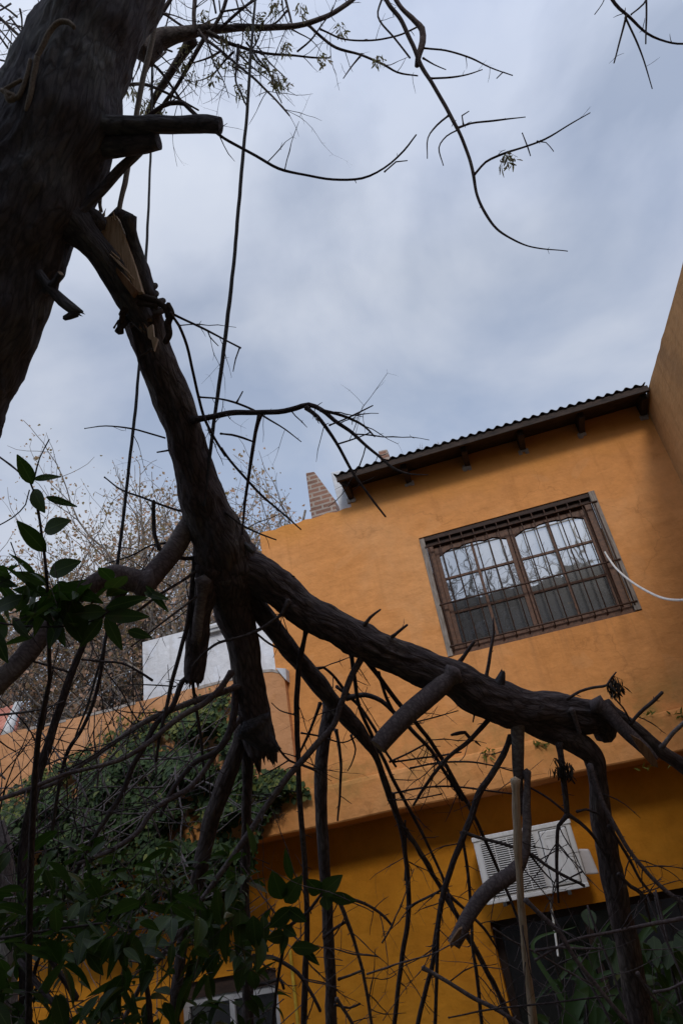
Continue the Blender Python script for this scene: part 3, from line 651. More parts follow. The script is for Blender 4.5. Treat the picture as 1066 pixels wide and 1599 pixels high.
BR('218,193,9,2.4 243,172,9 265,160,10 288,161,10 298,172,9 318,190,7 350,215,6 400,243,6 435,262,6 475,273,5 520,280,5 565,278,5 600,262,4 630,235,4 650,210,3', 2.4, 2.2, sprout=.35)
BR('600,268,3 618,252,3 636,250,2', 2.22, 2.2)
# high boughs: the grey one and the hanging shoots along the top
BR('222,78,40,3.2 250,60,34 285,52,24 320,45,17 370,43,12 430,42,10 480,36,9 520,20,8 552,-4,8 600,-60,8', 3.2, 3.3, m='greytwig', sprout=.8, wf=.88)
BR('480,37,6 500,56,6 525,74,6 560,84,5 595,98,5 620,112,4 652,118,3', 3.3, 3.3, sprout=1.2)
BR('500,45,4 535,60,4 580,62,4 620,55,4 655,40,4', 3.3, 3.2, sprout=.6)
BR('565,84,4 548,104,3 536,122,2', 3.3, sprout=1.6)
BR('325,50,9 355,66,8 375,72,7 400,80,6 430,84,5 480,88,4 515,90,3', 3.2, 3.3, m='twig', sprout=1.3)
BR('372,70,6 370,100,5 368,125,4 378,150,4 386,168,3', 3.2, 3.1, sprout=1.2)
BR('310,52,7 340,75,6 370,100,5 400,125,5 430,155,4 452,180,3', 3.2, 3.0, sprout=.9)
BR('385,66,4 402,90,4 420,112,4 430,140,3 440,160,2', 3.2, 3.1, sprout=1.2)
BR('402,72,3 420,96,3 445,120,2', 3.2, 3.1, sprout=1.2)
BR('300,60,20 280,92,17 255,130,15 238,160,13 225,195,12', 3.3, 3.5, m='greytwig', sprout=.6)
BR('322,55,9 300,92,9 275,135,8 250,170,8 235,200,6', 3.3, 3.4, m='greytwig', sprout=.9)
BR('304,52,9 303,20,9 306,-30,10', 3.2, 3.2, m='greytwig', sprout=.6)
BR('330,48,7 350,10,8 362,-40,9', 3.2, 3.2, sprout=.6)
BR('345,42,6 370,20,6 400,-5,5', 3.2, 3.2, sprout=.6)
BR('345,18,4 380,10,4 412,-10,4', 3.1, 3.2, sprout=.6)
BR('240,38,10 256,15,9 275,-20,9', 3.2, 3.2, sprout=.9)
BR('255,20,5 285,40,5 318,50,4', 3.2, sprout=.9)
BR('190,132,7 230,132,7 270,150,5 310,172,4', 3.3, 3.4, m='greytwig', sprout=1.0)
BR('190,60,5 215,85,6 245,105,6 265,130,5 285,160,5', 3.3, 3.3, sprout=1.0)
BR('448,16,4 430,35,4 410,42,3', 3.3, sprout=.6)
BR('445,-5,5 452,22,5 458,45,3', 3.3, sprout=.9)
# the long hanging shoot, top centre
BR0 = BR; BR = lambda *a, **k: BR0(*a, **{**dict(lens=(.008, .012, .02, .035, .05)), **k})
BR('560,-120,14 585,-40,11 607,5,9 625,30,9 643,68,9 656,98,9 675,130,8 692,160,8 706,185,8 718,210,7 730,240,7 738,270,7 745,305,6 757,332,6 775,357,5 800,373,4 830,385,3 886,392,2', 2.9, 2.7, sprout=.3)
BR('600,-60,12 612,-15,10 627,12,9 648,34,11 659,45,14 660,65,14 654,85,13 651,103,10', 2.88, 2.85, m='smooth', sprout=.2)
BR('598,-10,4 590,25,4 615,58,4 640,90,4', 2.9, 2.86, sprout=.4)
BR('660,74,4 695,78,4 735,90,4 765,105,3 800,117,2', 2.85, 2.8, sprout=.5)
BR('800,117,2 785,112,3 775,122,2', 2.8)
BR('672,122,4 705,120,4 730,116,3 753,108,2', 2.85, sprout=.9)
BR('660,90,4 678,100,3 696,108,2', 2.85)
BR('700,180,4 682,195,4 668,215,3 667,247,2', 2.8, 2.75)
BR('714,202,3 697,212,3 685,230,3 692,258,2', 2.8, 2.75)
BR('712,200,5 735,192,4 770,188,4 820,182,2', 2.8, 2.8, sprout=.6)
BR('723,194,3 721,180,3 732,173,2', 2.8)
BR('740,272,5 758,252,5 785,240,5 815,230,4 850,217,4 885,196,3 921,175,2', 2.75, 2.7, sprout=.55)
BR('815,207,2 824,230,3 828,243,2', 2.72); BR('838,220,3 852,222,2 864,236,2', 2.72)
# top right corner
BR('1140,60,5 1066,68,4 1040,64,4 1010,52,5 982,26,6 960,5,7 930,-50,10', 2.6, 2.6, sprout=.7)
BR('978,22,5 968,60,4 958,98,3', 2.6, sprout=1.2); BR('976,26,4 992,60,4 1005,95,3 1018,138,2', 2.6, sprout=1.0)
BR('1008,-20,4 1009,25,4 1008,68,3', 2.55, sprout=.4); BR('985,22,3 1005,5,4 1015,-15,4', 2.6, sprout=.9); BR('950,-20,3 940,5,2 928,22,2', 2.6)
# top left corner, beyond the trunk
BR = BR0
BR('105,8,11 75,38,11 40,66,11 15,95,10 -30,150,10', 3.0, 2.9, sprout=.5)
BR('-20,10,6 25,50,6 55,78,6 95,110,5', 3.2, 3.2, sprout=.9)
BR('-10,28,3 30,40,3 55,45,3 95,42,2', 3.3, sprout=.9); BR('50,-30,2 70,30,2 95,80,2', 3.4, sprout=1.2)
BR('15,25,4 40,58,4 60,80,3', 3.1, sprout=.9); BR('-10,90,4 15,98,4 25,120,4 40,115,3', 3.0, sprout=.9); BR('-5,40,3 25,75,4 45,98,4', 3.2, sprout=.8)
BR('85,-10,6 100,8,6 115,18,6', 2.9, sprout=1); BR('0,160,3 14,172,3 25,190,2', 3.0, sprout=1.2); BR('-10,118,4 8,128,4 30,118,4 50,100,3', 2.9, sprout=.9)
rr = random.Random(99)     # finer shoots of the crown, left of the straight rope
for i in range(34):
    if i < 26: x, y, d = rr.uniform(215, 470), rr.choice((45, 50, 80, 20, 0)), rr.uniform(3.1, 3.6)
    else: x, y, d = rr.uniform(0, 90), rr.uniform(0, 100), rr.uniform(3.1, 3.6)
    a_ = rr.uniform(.2, 2.9) if rr.random() < .75 else rr.uniform(-2.8, -.3); L_ = rr.uniform(45, 130); pts_ = [(x, y, rr.uniform(3.2, 5.5))]
    for k in range(4):
        a_ += rr.uniform(-.35, .35); x += math.cos(a_)*L_/4; y += math.sin(a_)*L_/4; pts_.append((x, y, pts_[0][2]*(1-.17*(k+1))))
    BR(' '.join('%.0f,%.0f,%.1f' % p for p in pts_), d, d+rr.uniform(-.2, .2), sprout=1.1, flare=False)
# seed clusters
def seeds(parent, spots, m, sz=1.0, n=26, nm='seed_cluster'):
    for x, y, d in spots:
        mb = MB(); rr = random.Random(int(x*7+y)); c = P(x, y, d)
        for i in range(n):
            o_ = rv(rr)*.02*sz; bs = c+o_; dv = (V((0, 0, -1))+rv(rr)*.6).normalized()
            leaf(mb, bs, bs+dv*rr.uniform(.02, .035)*sz, .008*sz, rv(rr), .1, .1, 0, 2)
            if i % 3 == 0: tube(mb, [(c+V((0, 0, .02))*sz, .0008), (bs, .0008)], 3, raw=True)
        mb.build(nm, M[m], parent)
seeds(tree, [(430, 128, 3.1), (444, 128, 3.15), (362, 103, 3.2), (381, 88, 3.2), (343, 92, 3.25), (427, 118, 3.1), (446, 76, 3.25), (392, 50, 3.2), (405, 23, 3.2), (285, 100, 3.3), (300, 120, 3.3), (228, 165, 3.4), (205, 142, 3.4), (250, 175, 3.4), (430, 8, 3.2), (330, 118, 3.2), (350, 60, 3.2), (470, 14, 3.2), (505, 92, 3.25), (592, 92, 3.25), (268, 190, 3.35), (318, 25, 3.2), (245, 130, 3.4), (532, 44, 3.3), (412, 100, 3.15), (375, 140, 3.1), (290, 78, 3.3)], 'seed', 1.3)
seeds(tree, [(790, 252, 2.75), (797, 244, 2.75)], 'seed', 1.3, 22)

# ---- the broken limb hanging from its rope
limb = thing('broken_limb', 'huge snapped tree limb hanging from ropes across the picture, forking down to the right', 'tree limb', P(350, 870, 2.9))
LB = lambda *a, **k: add_branch(limb, 'branch', *a, **{**dict(wf=.72, flare=True), **k})
LS = lambda *a, **k: add_branch(limb, 'branch_stub', *a, **{**dict(wf=.85, flare=True), **k})
add_branch(limb, 'main_limb', '186,337,46,2.52 198,390,50 208,430,58 218,470,66 228,505,68 243,550,66 258,595,65 275,640,66 290,690,68 304,740,74 320,785,82 334,825,92 346,860,104 352,895,104 356,925,84', 2.52, 2.95, m='limb', bark=.008, cap='round', seg=72, wob=.006, wf=.86)
add_branch(limb, 'main_limb', '330,850,84 362,878,88 400,896,84 440,925,76 480,955,68 520,975,68 560,1000,70 610,1024,70 660,1042,70 705,1060,72 745,1080,76 785,1098,80 825,1108,76 870,1112,72 910,1118,66 938,1128,56 950,1150,42', 2.9, 3.2, m='limb', bark=.009, cap='round', seg=72, wob=.008, wf=.78)
add_branch(limb, 'main_limb', '790,1105,44 830,1128,50 870,1146,50 905,1165,46 925,1182,40 932,1215,40 938,1270,42 950,1335,46 962,1395,47 973,1450,49 986,1510,51 1000,1599,53 1014,1700,56', 3.15, 3.1, m='limb', bark=.004, ground=True, wf=.74)
# pale torn wood at the break
def splinter(s, d, wid, th, m='pale', parent=limb):
    mb = MB(); pl = [P(float(q.split(',')[0]), float(q.split(',')[1]), d+(float(q.split(',')[2]) if q.count(',') > 1 else 0)) for q in s.split()]
    k = len(pl); bk = [(p.x, p.z*.3, p.y) for p in pl]
    back = [p+Fv*th for p in pl]
    mb.add(pl+back, [tuple(range(k))[::-1], tuple(range(k, 2*k))]+[(i, (i+1) % k, k+(i+1) % k, k+i) for i in range(k)], 0, [tuple((p-pl[0]).dot(a) for a in (Rv, Fv, Uv)) for p in pl+back], False)
    return mb.build('torn_wood', M[m], parent, .002)
splinter('154,345 160,338 182,336 196,372 210,412 222,455 214,458 196,420 176,388 160,372', 2.44, .1, .05, 'bare')
splinter('168,402 176,410 196,432 214,452 206,462 190,440', 2.415, .1, .03, 'pale')
rr = random.Random(17); mb = MB()      # stringy fibres pulled out of the break
for i in range(46):
    u = rr.random(); x, y = 140+70*u+rr.uniform(-4, 8), 350+100*u+rr.uniform(-12, 8); L_ = rr.uniform(12, 48); d = 2.425+rr.uniform(-.02, .02)
    if i % 3 == 0: x, y = rr.uniform(152, 186), rr.uniform(336, 348); dx, dy = rr.uniform(-3, 3), -rr.uniform(3, 11); L_ = 1
    else: dx, dy = -.68, -.74
    p0_, p1_ = P(x, y, d), P(x+dx*L_, y+dy*L_+rr.uniform(-2, 2), d-rr.uniform(0, .03))
    tube(mb, [(p0_, .0035), ((p0_+p1_)/2+rv(rr)*.002, .0026), (p1_, .0006)], 4, raw=True)
mb.build('wood_fibre', M['bare'], limb)
LS('201,340,22,2.45 210,380,22 222,425,22 232,462,24', 2.46, 2.5, m='bark', bark=.002, cap='round')
LS('186,518,12 189,505,18 198,496,16', 2.5, 2.52, m='bark', cap='round')
LS('178,512,3 185,500,3', 2.45)
LS('236,545,5 226,552,5 218,556,3', 2.5)
splinter('229,512 238,505 240,525 246,528 240,548 236,530 231,527', 2.462, .1, .02, 'bare')
add_branch(limb, 'swollen_collar', '345,842,88 352,868,112 356,890,112 360,918,84', 2.94, 2.94, m='limb', bark=.009, seg=64, wf=.84)
# second arms below the fork
LB('330,888,40 322,920,46 315,955,44 311,990,42 305,1030,36 302,1060,30', 2.85, 2.85, m='limb', bark=.005, cap='jag', wf=.84, label='broken stub with torn bark below the fork')
LS('318,905,20 312,950,18 308,985,18 306,1000,16', 2.79, 2.8, m='smooth', bark=.002, cap='jag')
LB('356,900,90,2.95 364,950,70 378,1000,62 386,1050,58 395,1100,64 402,1140,64 410,1172,58', 2.95, 3.0, m='limb', bark=.006, cap='jag', wf=.8)
LS('395,1130,50 412,1155,40 424,1165,26 432,1170,14', 2.96, 2.95, m='bark', bark=.005, cap='jag')
LB('370,905,46,3.0 400,945,42 430,985,40 465,1030,38 500,1072,38 530,1108,36 556,1136,32 574,1160,24 588,1186,16 604,1232,13 625,1285,13 655,1330,12 690,1392,11 718,1440,10 745,1490,11 772,1540,11 800,1605,11 820,1680,11', 3.0, 3.4, m='limb', bark=.003, sprout=.35, ground=True)
LB('382,1140,38 365,1185,42 350,1225,44 332,1275,42 318,1330,40 305,1390,36 292,1440,32 280,1510,28 270,1620,28', 3.05, 2.9, m='limb', bark=.002, ground=True, wf=.62)
LB('388,1165,28 386,1230,26 384,1300,24 382,1400,24 384,1470,27 386,1540,29 388,1640,30', 3.1, 3.0, m='limb', bark=.002, ground=True, wf=.64)
LB('520,1098,34 512,1125,30 505,1160,28 501,1210,28 501,1270,27 505,1330,26 509,1390,25 512,1450,24 516,1530,25 518,1640,26', 3.3, 3.2, m='limb', bark=.0015, sprout=.5, ground=True)
LB('478,985,9 470,1020,12 465,1060,12 463,1120,12 466,1190,11 468,1260,12 474,1320,12 478,1400,12 479,1460,12 476,1530,14 474,1640,14', 3.0, 2.9, sprout=.6, ground=True)
LB('575,1008,16 560,1035,15 545,1065,14 533,1100,13 520,1132,13 497,1160,14 470,1190,14 440,1225,14 412,1265,13 390,1300,14 355,1350,12 315,1405,12 285,1450,11 255,1490,11 225,1530,10 190,1600,10', 3.0, 2.6, sprout=.35, m='smooth')
LB('548,1020,9 553,1055,9 560,1100,8 578,1145,8 596,1180,8 620,1230,8 645,1275,7 670,1325,6 695,1380,6 712,1430,5', 3.1, 3.3, sprout=.5)
LB('567,1025,11 590,1055,10 614,1088,10 640,1118,10 665,1150,9 690,1185,9 712,1225,9 735,1265,8 765,1330,7 790,1390,7 815,1450,6', 3.05, 3.3, sprout=.6)
LB('590,1050,7 603,1090,7 618,1120,7', 3.05, sprout=.3); LB('540,1090,11 570,1085,11 595,1095,10 620,1118,9 645,1142,9 672,1172,8 700,1215,8 722,1250,7', 3.2, 3.2, sprout=.6)
LB('490,1045,7 505,1042,6 520,1055,6 533,1072,7 545,1085,6', 3.1, 3.2); LB('525,1072,6 560,1102,7 585,1140,7 600,1170,6 618,1198,5', 3.2, sprout=.5)
LB('500,1098,7 488,1130,6 478,1155,6 468,1175,5', 3.1, sprout=.3); LB('524,1140,7 530,1170,7 532,1205,6 530,1250,5 527,1282,4', 3.2, sprout=.8)
LB('548,1148,5 555,1170,4 548,1195,3 542,1205,2', 3.2); LB('470,1145,4 500,1150,4 535,1160,3 560,1148,3', 3.1, sprout=1.3)
LB('432,1165,5 445,1182,5 452,1188,5 470,1195,4 495,1205,4', 2.95, 3.0, sprout=1.5); LB('450,1188,3 430,1200,3 408,1212,2', 2.95, sprout=.8); LB('424,1098,2 437,1110,3 462,1117,4', 2.95)
LB('640,1200,4 680,1192,4 730,1190,4 765,1195,3 800,1204,3', 3.2, sprout=.9); LB('640,1130,3 680,1120,3 715,1110,2', 3.1, sprout=.6); LB('608,1190,4 640,1175,4 668,1160,4', 3.2, sprout=1.2)
LB('615,1190,4 650,1185,4 690,1180,4 720,1175,3', 3.2, sprout=.8); LB('610,1240,4 650,1232,4 700,1228,4 760,1235,4 800,1240,3', 3.2, sprout=1.0); LB('605,1250,3 650,1248,3 690,1240,3', 3.15, sprout=1.2)
# cut stub, hanging cut bough and split pole
LS('708,1052,30 690,1070,36 660,1095,36 630,1122,36 606,1146,36 590,1166,34', 3.02, 2.85, m='smooth', bark=.001, cap='cut', label='smooth side branch with a sawn end')
LB('806,1100,32 808,1130,30 808,1165,27 809,1200,25 810,1230,19 811,1270,16', 3.1, 3.05, m='smooth', bark=.001, cap='jag')
LB('804,1218,12 806,1260,15 808,1300,15 810,1360,12 814,1420,12 820,1490,12 826,1540,13 834,1620,14 838,1700,14', 2.82, 2.75, m='bare', bark=.001, ground=True, wf=.92, label='long pale splintered branch stripped of its bark')
LB('822,1205,12 822,1250,15 822,1300,16 818,1335,20 802,1362,28 775,1380,29 750,1402,28 730,1432,27 718,1455,26 708,1476,25', 3.05, 2.8, m='smooth', bark=.001, cap='cut', capmat='pale', wf=.84, label='thick bent branch with a sawn pale end')
splinter('716,1453 722,1450 716,1470 704,1482 702,1474 710,1462', 2.755, .1, .015, 'pale')
LB('798,1150,12 785,1180,14 768,1208,14 748,1240,15 735,1275,14 722,1310,14 708,1345,13 695,1385,13 686,1425,12 681,1460,11 676,1500,10 665,1545,10 655,1585,10 645,1640,10', 3.1, 2.9, sprout=.4, ground=True)
LB('688,1405,7 684,1450,8 682,1500,8 681,1550,8 678,1640,8', 2.95, 2.9, sprout=.2, ground=True)
LB('778,1105,11 757,1130,11 735,1155,10 705,1178,9 680,1205,8 660,1235,7 645,1258,5', 3.1, 3.0, sprout=.5); LB('736,1156,7 726,1144,8 712,1146,8 704,1148,5', 3.08); LB('742,1158,4 750,1165,2', 3.1)
LB('612,1240,10 622,1280,10 632,1330,10 637,1380,11 637,1430,11 630,1480,11 622,1540,10 615,1610,10', 3.2, 3.1, sprout=.5, ground=True)
LB('632,1282,4 634,1330,4 632,1375,5', 3.2); LB('635,1420,6 655,1408,5 690,1390,5', 3.1, 3.0, sprout=.9)
LB('720,1300,6 730,1360,7 735,1420,7 738,1480,7 745,1530,8 752,1599,8', 3.2, 3.1, sprout=.6, ground=True)
LB('700,1398,7 730,1425,6 755,1450,6 776,1482,4', 3.0, sprout=.4); LB('660,1512,8 700,1535,8 740,1560,9 780,1580,9 820,1605,9', 2.8, 2.7, sprout=.3, m='smooth')
LB('724,1300,7 755,1310,7 790,1320,7 825,1332,7 850,1350,7 880,1368,7 905,1380,6 912,1384,7', 3.0, 2.9, sprout=.8); LB('828,1336,5 845,1358,4 866,1380,3', 2.95); LB('870,1380,3 888,1372,3 908,1362,4', 2.9)
LB('872,1160,13 878,1200,14 882,1240,13 885,1275,12', 3.1, 3.0, sprout=.8); LB('886,1272,9 872,1290,8 869,1325,8 869,1360,7 872,1410,5', 3.0, 2.95, sprout=.5)
LB('886,1272,8 905,1285,8 925,1305,7 945,1335,6', 3.0, 3.0, sprout=.4); LB('900,1268,5 915,1264,5 935,1272,5', 3.0); LB('884,1270,5 860,1250,5 838,1236,5 822,1228,4', 3.0, 3.05, sprout=.6)
seeds(limb, [(868, 1195, 3.0), (884, 1200, 3.0), (962, 1066, 3.1), (957, 1072, 3.1)], 'seedd', 1.5, 34)
LB('892,1108,10 898,1125,10 905,1145,9', 3.08, m='smooth', cap='cut'); LB('920,1195,10 932,1230,10 945,1262,10 965,1300,10 985,1332,9 1010,1362,9 1040,1392,9 1075,1418,9', 3.0, 2.8, m='smooth', sprout=.7)
LB('950,1290,7 975,1330,7 1000,1375,6 1020,1400,5', 2.95, sprout=.7); LB('965,1365,7 985,1385,8 1000,1395,9 1015,1440,5', 2.9, sprout=1.2)
LB('885,1092,6 905,1080,6 925,1074,6 948,1070,6 955,1058,4 962,1050,3', 3.1, sprout=.2); LB('948,1070,4 958,1077,4 964,1070,3', 3.1)
LB('930,1100,30 945,1108,30 965,1130,28 985,1150,30 1002,1166,28 1018,1182,20', 3.1, 3.0, m='smooth', bark=.002, cap='jag', capmat='pale', label='split branch end with splintered pale wood')
splinter('985,1148 1000,1156 1014,1170 1026,1190 1028,1200 1018,1196 1004,1180', 2.97, .1, .02, 'pale')
LB('945,1100,20 970,1120,26 1000,1145,28 1030,1172,30 1066,1196,34 1110,1225,36 1180,1290,36', 3.2, 3.1, m='limb', bark=.003, ground=True)
LB('984,1130,7 1005,1108,8 1022,1093,8 1034,1081,7', 3.1, sprout=.8); LB('985,1128,4 972,1105,4 958,1090,3', 3.1, sprout=.8); LB('1032,1168,9 1050,1145,9 1075,1122,9', 3.1, m='smooth', sprout=.2)
LB('708,1045,11 724,1025,9 740,1002,7', 3.1, sprout=.2); LB('758,1060,8 763,1035,8 767,1010,7 770,988,6 770,965,3', 3.1, sprout=.3, m='smooth'); LS('775,1075,20 782,1062,18 785,1050,10', 3.1, m='bark', cap='jag')
LB('568,978,8 578,965,7 594,952,4', 3.0, sprout=.8); LB('612,995,7 624,985,7 636,976,5', 3.0, sprout=2.0); LB('440,905,6 452,898,5 460,900,3', 2.95, sprout=3.0); LB('737,1110,4 740,1118,4 738,1128,3', 3.1)
LB('450,938,9 440,958,8 415,978,8 390,990,7 365,998,6 340,1005,6 318,1020,5 300,1040,4', 2.85, 2.75, m='greytwig', sprout=.3); LB('395,985,5 420,1005,5 450,1020,4', 2.9, sprout=.5)
# shoots from the left of the fork
LB('302,800,28 288,830,36 270,860,38 250,885,38 232,905,40 218,916,40', 2.9, 2.7, m='smooth', bark=.001, wf=.86)
LB('228,912,42 205,904,42 180,898,38 150,910,34 120,930,32 92,960,33 60,1000,35 25,1040,36 -20,1085,36 -120,1200,38', 2.7, 2.3, m='smooth', bark=.001, ground=True, wf=.86)
LB('195,915,20 175,945,18 150,970,14 134,1000,13 118,1035,15 102,1080,17 88,1120,17 75,1165,19 62,1200,22 54,1240,20 40,1300,20 34,1370,20 36,1440,20', 2.7, 2.4, sprout=.3, ground=True)
LB('170,975,7 164,1000,8 157,1050,8 145,1100,8 128,1140,8 108,1170,9 98,1200,8 88,1250,8 80,1310,8', 2.75, 2.6, sprout=.5)
LB('249,858,8 241,835,9 240,805,9 240,782,9', 2.75, m='bark'); LB('258,848,5 235,852,4 205,868,4 165,880,3', 2.8); LB('272,868,8 288,872,9 312,870,10', 2.85)
LB('265,866,6 285,848,6 305,835,5', 2.85); LB('163,745,3 190,765,4 225,778,5 262,792,5 290,800,5', 2.9, 2.85)
LB('132,669,2 165,665,3 205,669,4 235,677,4 258,684,4', 2.7, 2.72, sprout=.3); LS('275,700,4 263,703,4 245,706,3', 2.75)
LB('330,880,8 305,893,7 283,908,6 255,925,6 232,942,6 200,965,5 165,990,4', 2.85, 2.6, sprout=.5); LB('320,922,5 290,945,5 262,965,5 238,985,4 205,1010,4', 2.8, 2.6, sprout=.7)
LB('304,875,10 301,900,10 297,940,10 293,975,10 285,1005,9 275,1040,9 266,1080,9 258,1110,8 250,1150,7 243,1190,6', 2.85, 2.7, sprout=.5)
LB('345,700,6 360,720,6 400,765,6 430,792,5 470,827,3', 2.75, 2.7, sprout=.4)
LB('352,800,5 378,820,5 405,833,4 431,843,3', 2.8, sprout=.3); LB('350,812,10 370,838,12 395,862,12', 2.85, m='bark')
LB('300,656,14 325,652,13 360,645,13 400,644,12 435,643,12 462,637,12 482,632,11 502,640,10 522,656,9 545,672,8 565,690,7 590,712,6 615,732,6 640,740,4 668,742,2', 2.7, 2.4, sprout=.35)
LB('478,636,9 495,650,9 512,672,8 525,692,7 540,718,7 555,745,6 570,765,5 585,785,5 602,807,4', 2.55, 2.45, sprout=.45)
LB('500,640,7 525,646,7 550,655,6 568,665,5 585,682,3', 2.5, sprout=.4); LB('514,664,4 535,656,4 558,645,4 582,633,3', 2.5, sprout=.3); LB('525,694,4 545,688,4 562,682,3 578,675,3', 2.5, sprout=.9)
LB('406,648,9 399,675,8 393,710,8 388,745,7 382,790,6 378,835,4', 2.62, 2.6, sprout=.35); LB('344,677,4 362,679,5 380,684,5 394,689,4', 2.6, sprout=.8)
LB('311,620,4 340,622,4 365,628,5 395,640,5 420,655,4 445,670,3 470,690,2', 2.75, 2.6, sprout=.2); LB('369,629,4 373,622,3 379,611,3', 2.68)
LB('258,484,6 290,500,5 320,514,5 350,530,4 376,543,4', 2.5, 2.45); LB('324,516,3 328,526,3 341,540,2', 2.48); LB('374,543,3 368,560,3 364,580,2', 2.45)
LB('266,488,6 280,508,7 292,540,7 301,580,7 310,620,7 320,655,7 335,685,6 352,712,6', 2.45, 2.75, m='twig')
# long strands sweeping down left from the lower arms
LB('362,1050,12 345,1075,13 320,1098,13 290,1115,13 255,1140,12 225,1165,11 185,1188,10 140,1200,9 95,1212,9 50,1230,10 0,1248,10 -50,1262,10', 2.9, 2.3, m='smooth', sprout=.4)
LB('302,1048,9 285,1065,12 268,1105,12 245,1130,12 228,1160,12 205,1200,12 190,1240,11 168,1275,10 140,1320,9 110,1380,8', 2.85, 2.5, m='twig', sprout=.5, ground=True)
LB('392,1065,12 350,1080,14 312,1092,14 270,1108,13 230,1125,12 185,1155,10 150,1180,10 120,1200,9 80,1225,9 30,1240,8', 2.95, 2.5, m='smooth', sprout=.3)
LB('368,1070,14 366,1110,16 355,1150,16 335,1175,14 305,1190,12 283,1215,11 266,1240,10 250,1275,8', 2.95, 2.7, m='twig', sprout=.3)
LB('376,1120,10 355,1150,11 335,1180,11 318,1205,11 295,1232,12 262,1250,12 235,1270,12 215,1300,11 170,1330,10 120,1350,8', 2.95, 2.5, m='smooth', sprout=.6)
LB('300,1060,7 305,1100,7 312,1140,7 316,1178,6 320,1220,5', 2.85, sprout=.3); LB('128,1030,4 160,1033,5 190,1036,5 215,1048,5 238,1063,6', 2.6, 2.6, sprout=.2); LB('40,1030,4 70,1038,5 108,1050,5', 2.5, sprout=.5)
LB('200,1069,2 240,1070,3 275,1072,3', 2.75); LB('-10,1118,5 40,1112,5 70,1106,4 100,1095,3', 2.2, m='greytwig', sprout=.5)
# small shoots left of the small window and under the leaves
LB('395,1495,10 425,1496,9 445,1505,8 465,1520,8 485,1550,7 500,1580,7', 2.6, 2.5, sprout=.6); LB('395,1540,7 420,1535,7 437,1530,7 443,1545,6', 2.7, sprout=.8)
LB('520,1395,7 532,1415,9 542,1440,9 556,1480,7 567,1520,7 580,1599,7 590,1660,7', 2.9, 2.9, m='smooth', sprout=.7, ground=True); LB('520,1402,7 550,1405,7 575,1415,6 600,1432,6 612,1447,5', 2.85, sprout=1.1)
LB('505,1465,6 520,1452,6 540,1440,6', 2.9, sprout=1.2); LB('528,1530,5 545,1525,5 568,1515,5', 2.9, sprout=1.2); LB('522,1570,5 545,1575,5 562,1568,5', 2.9, sprout=1.5)
LB('525,1560,7 545,1590,7 560,1620,7', 2.9, m='smooth', sprout=.5)
LB('820,1405,9 845,1430,10 870,1455,10 900,1500,9 935,1545,9 980,1599,9', 2.7, 2.6, m='smooth', sprout=.4); LB('836,1485,6 870,1480,6 905,1482,5 940,1482,4', 2.7, sprout=.4, m='smooth')
LB('835,1500,5 880,1475,6 920,1462,6 960,1455,6 1010,1445,8 1066,1435,9 1120,1425,10', 2.7, 2.8, m='smooth', sprout=.6); LB('995,1520,7 1010,1545,7 1030,1570,6', 2.7, m='smooth'); LB('1020,1550,6 1045,1545,6 1075,1530,6', 2.6, m='smooth', sprout=.6)
LB('700,1590,3 760,1578,4 830,1570,4 900,1562,4 960,1555,3', 2.7, m='twig', sprout=.5); LB('770,1450,4 800,1470,4 840,1490,5 890,1520,5 930,1540,4', 2.8, m='smooth', sprout=.5)

def fine(parent, n_, seed, Lr, box=None):
    rr = random.Random(seed); mb = MB(); pool = [q for nm, l in NODES if nm == parent.name for q in l if q[0].z > .6 and (not box or (q[0]-CAM).dot(Rv)/(q[0]-CAM).dot(Fv)*FPX+533 < box)]
    for i in range(n_):
        p, t_, rad = rr.choice(pool); sd_ = t_.cross(rv(rr)).normalized(); L_ = rr.uniform(*Lr)
        shoot(mb, p, sd_+t_*.5+V((0, 0, -.25)), L_, min(.0028, max(.0013, rad*.5)), rr, .55, -.1, .65, 4)
    o = mb.build('fine_twigs', M['twig'], parent); o['kind'] = 'stuff'
fine(limb, 340, 61, (.07, .30)); fine(tree, 110, 62, (.05, .2), 480)

# ---------------------------------------------------------------- ropes
def rope(label, s, d0, d1=None, m='rope', extra=None, sc_=1.0):
    mb = MB(); pts = trace(s, d0, d1); pts = [(p, r*(.7 if m == 'rope' else .9)) for p, r in pts]; r_ = max(r for _, r in pts)
    tube(mb, pts, 12, .004 if r_ < .02 else .006, twist=.06, twk=28, wob=.002)
    if extra: extra(mb)
    return tag(mb.build('rope', M[m]), label, 'rope', 'ropes holding the broken limb')
def coil(mb):
    a = P(214, 452, 2.56); b_ = P(232, 506, 2.6); ax = (b_-a); L = ax.length; ax.normalize()
    u = ax.cross(Fv).normalized(); v_ = ax.cross(u); pts = []
    for i in range(0, 161):
        t_ = i/160*3.4*2*math.pi; k = i/160
        rr = (27+5*k)*2.55/FPX*(1+.07*math.sin(t_*.5+1)+.04*math.sin(t_*1.7)); c = a+ax*L*(.02+.86*k+.05*math.sin(t_*.9))
        pts.append((c+u*math.cos(t_)*rr*1.02+v_*math.sin(t_)*rr, .0105))
    tube(mb, pts, 10, raw=True, twist=.06, twk=28)
    for s_ in ('262,474,8 268,490,9 262,505,11 264,522,10 258,535,9', '205,462,9 235,466,10 258,480,9 262,495,8', '188,505,8 195,485,9 215,474,9 245,478,8'):
        tube(mb, [(p, r) for p, r in trace(s_, 2.47)], 10, .005, twist=.06, twk=28)
rope('dark rope running straight down the sky to the fork, right of the broken limb', '408,-160,5 398,0,5 393,60,6 385,180,7 376,280,8 366,400,8 356,490,9 345,580,9 335,650,8 326,725,8 318,790,8', 2.9, 2.75)
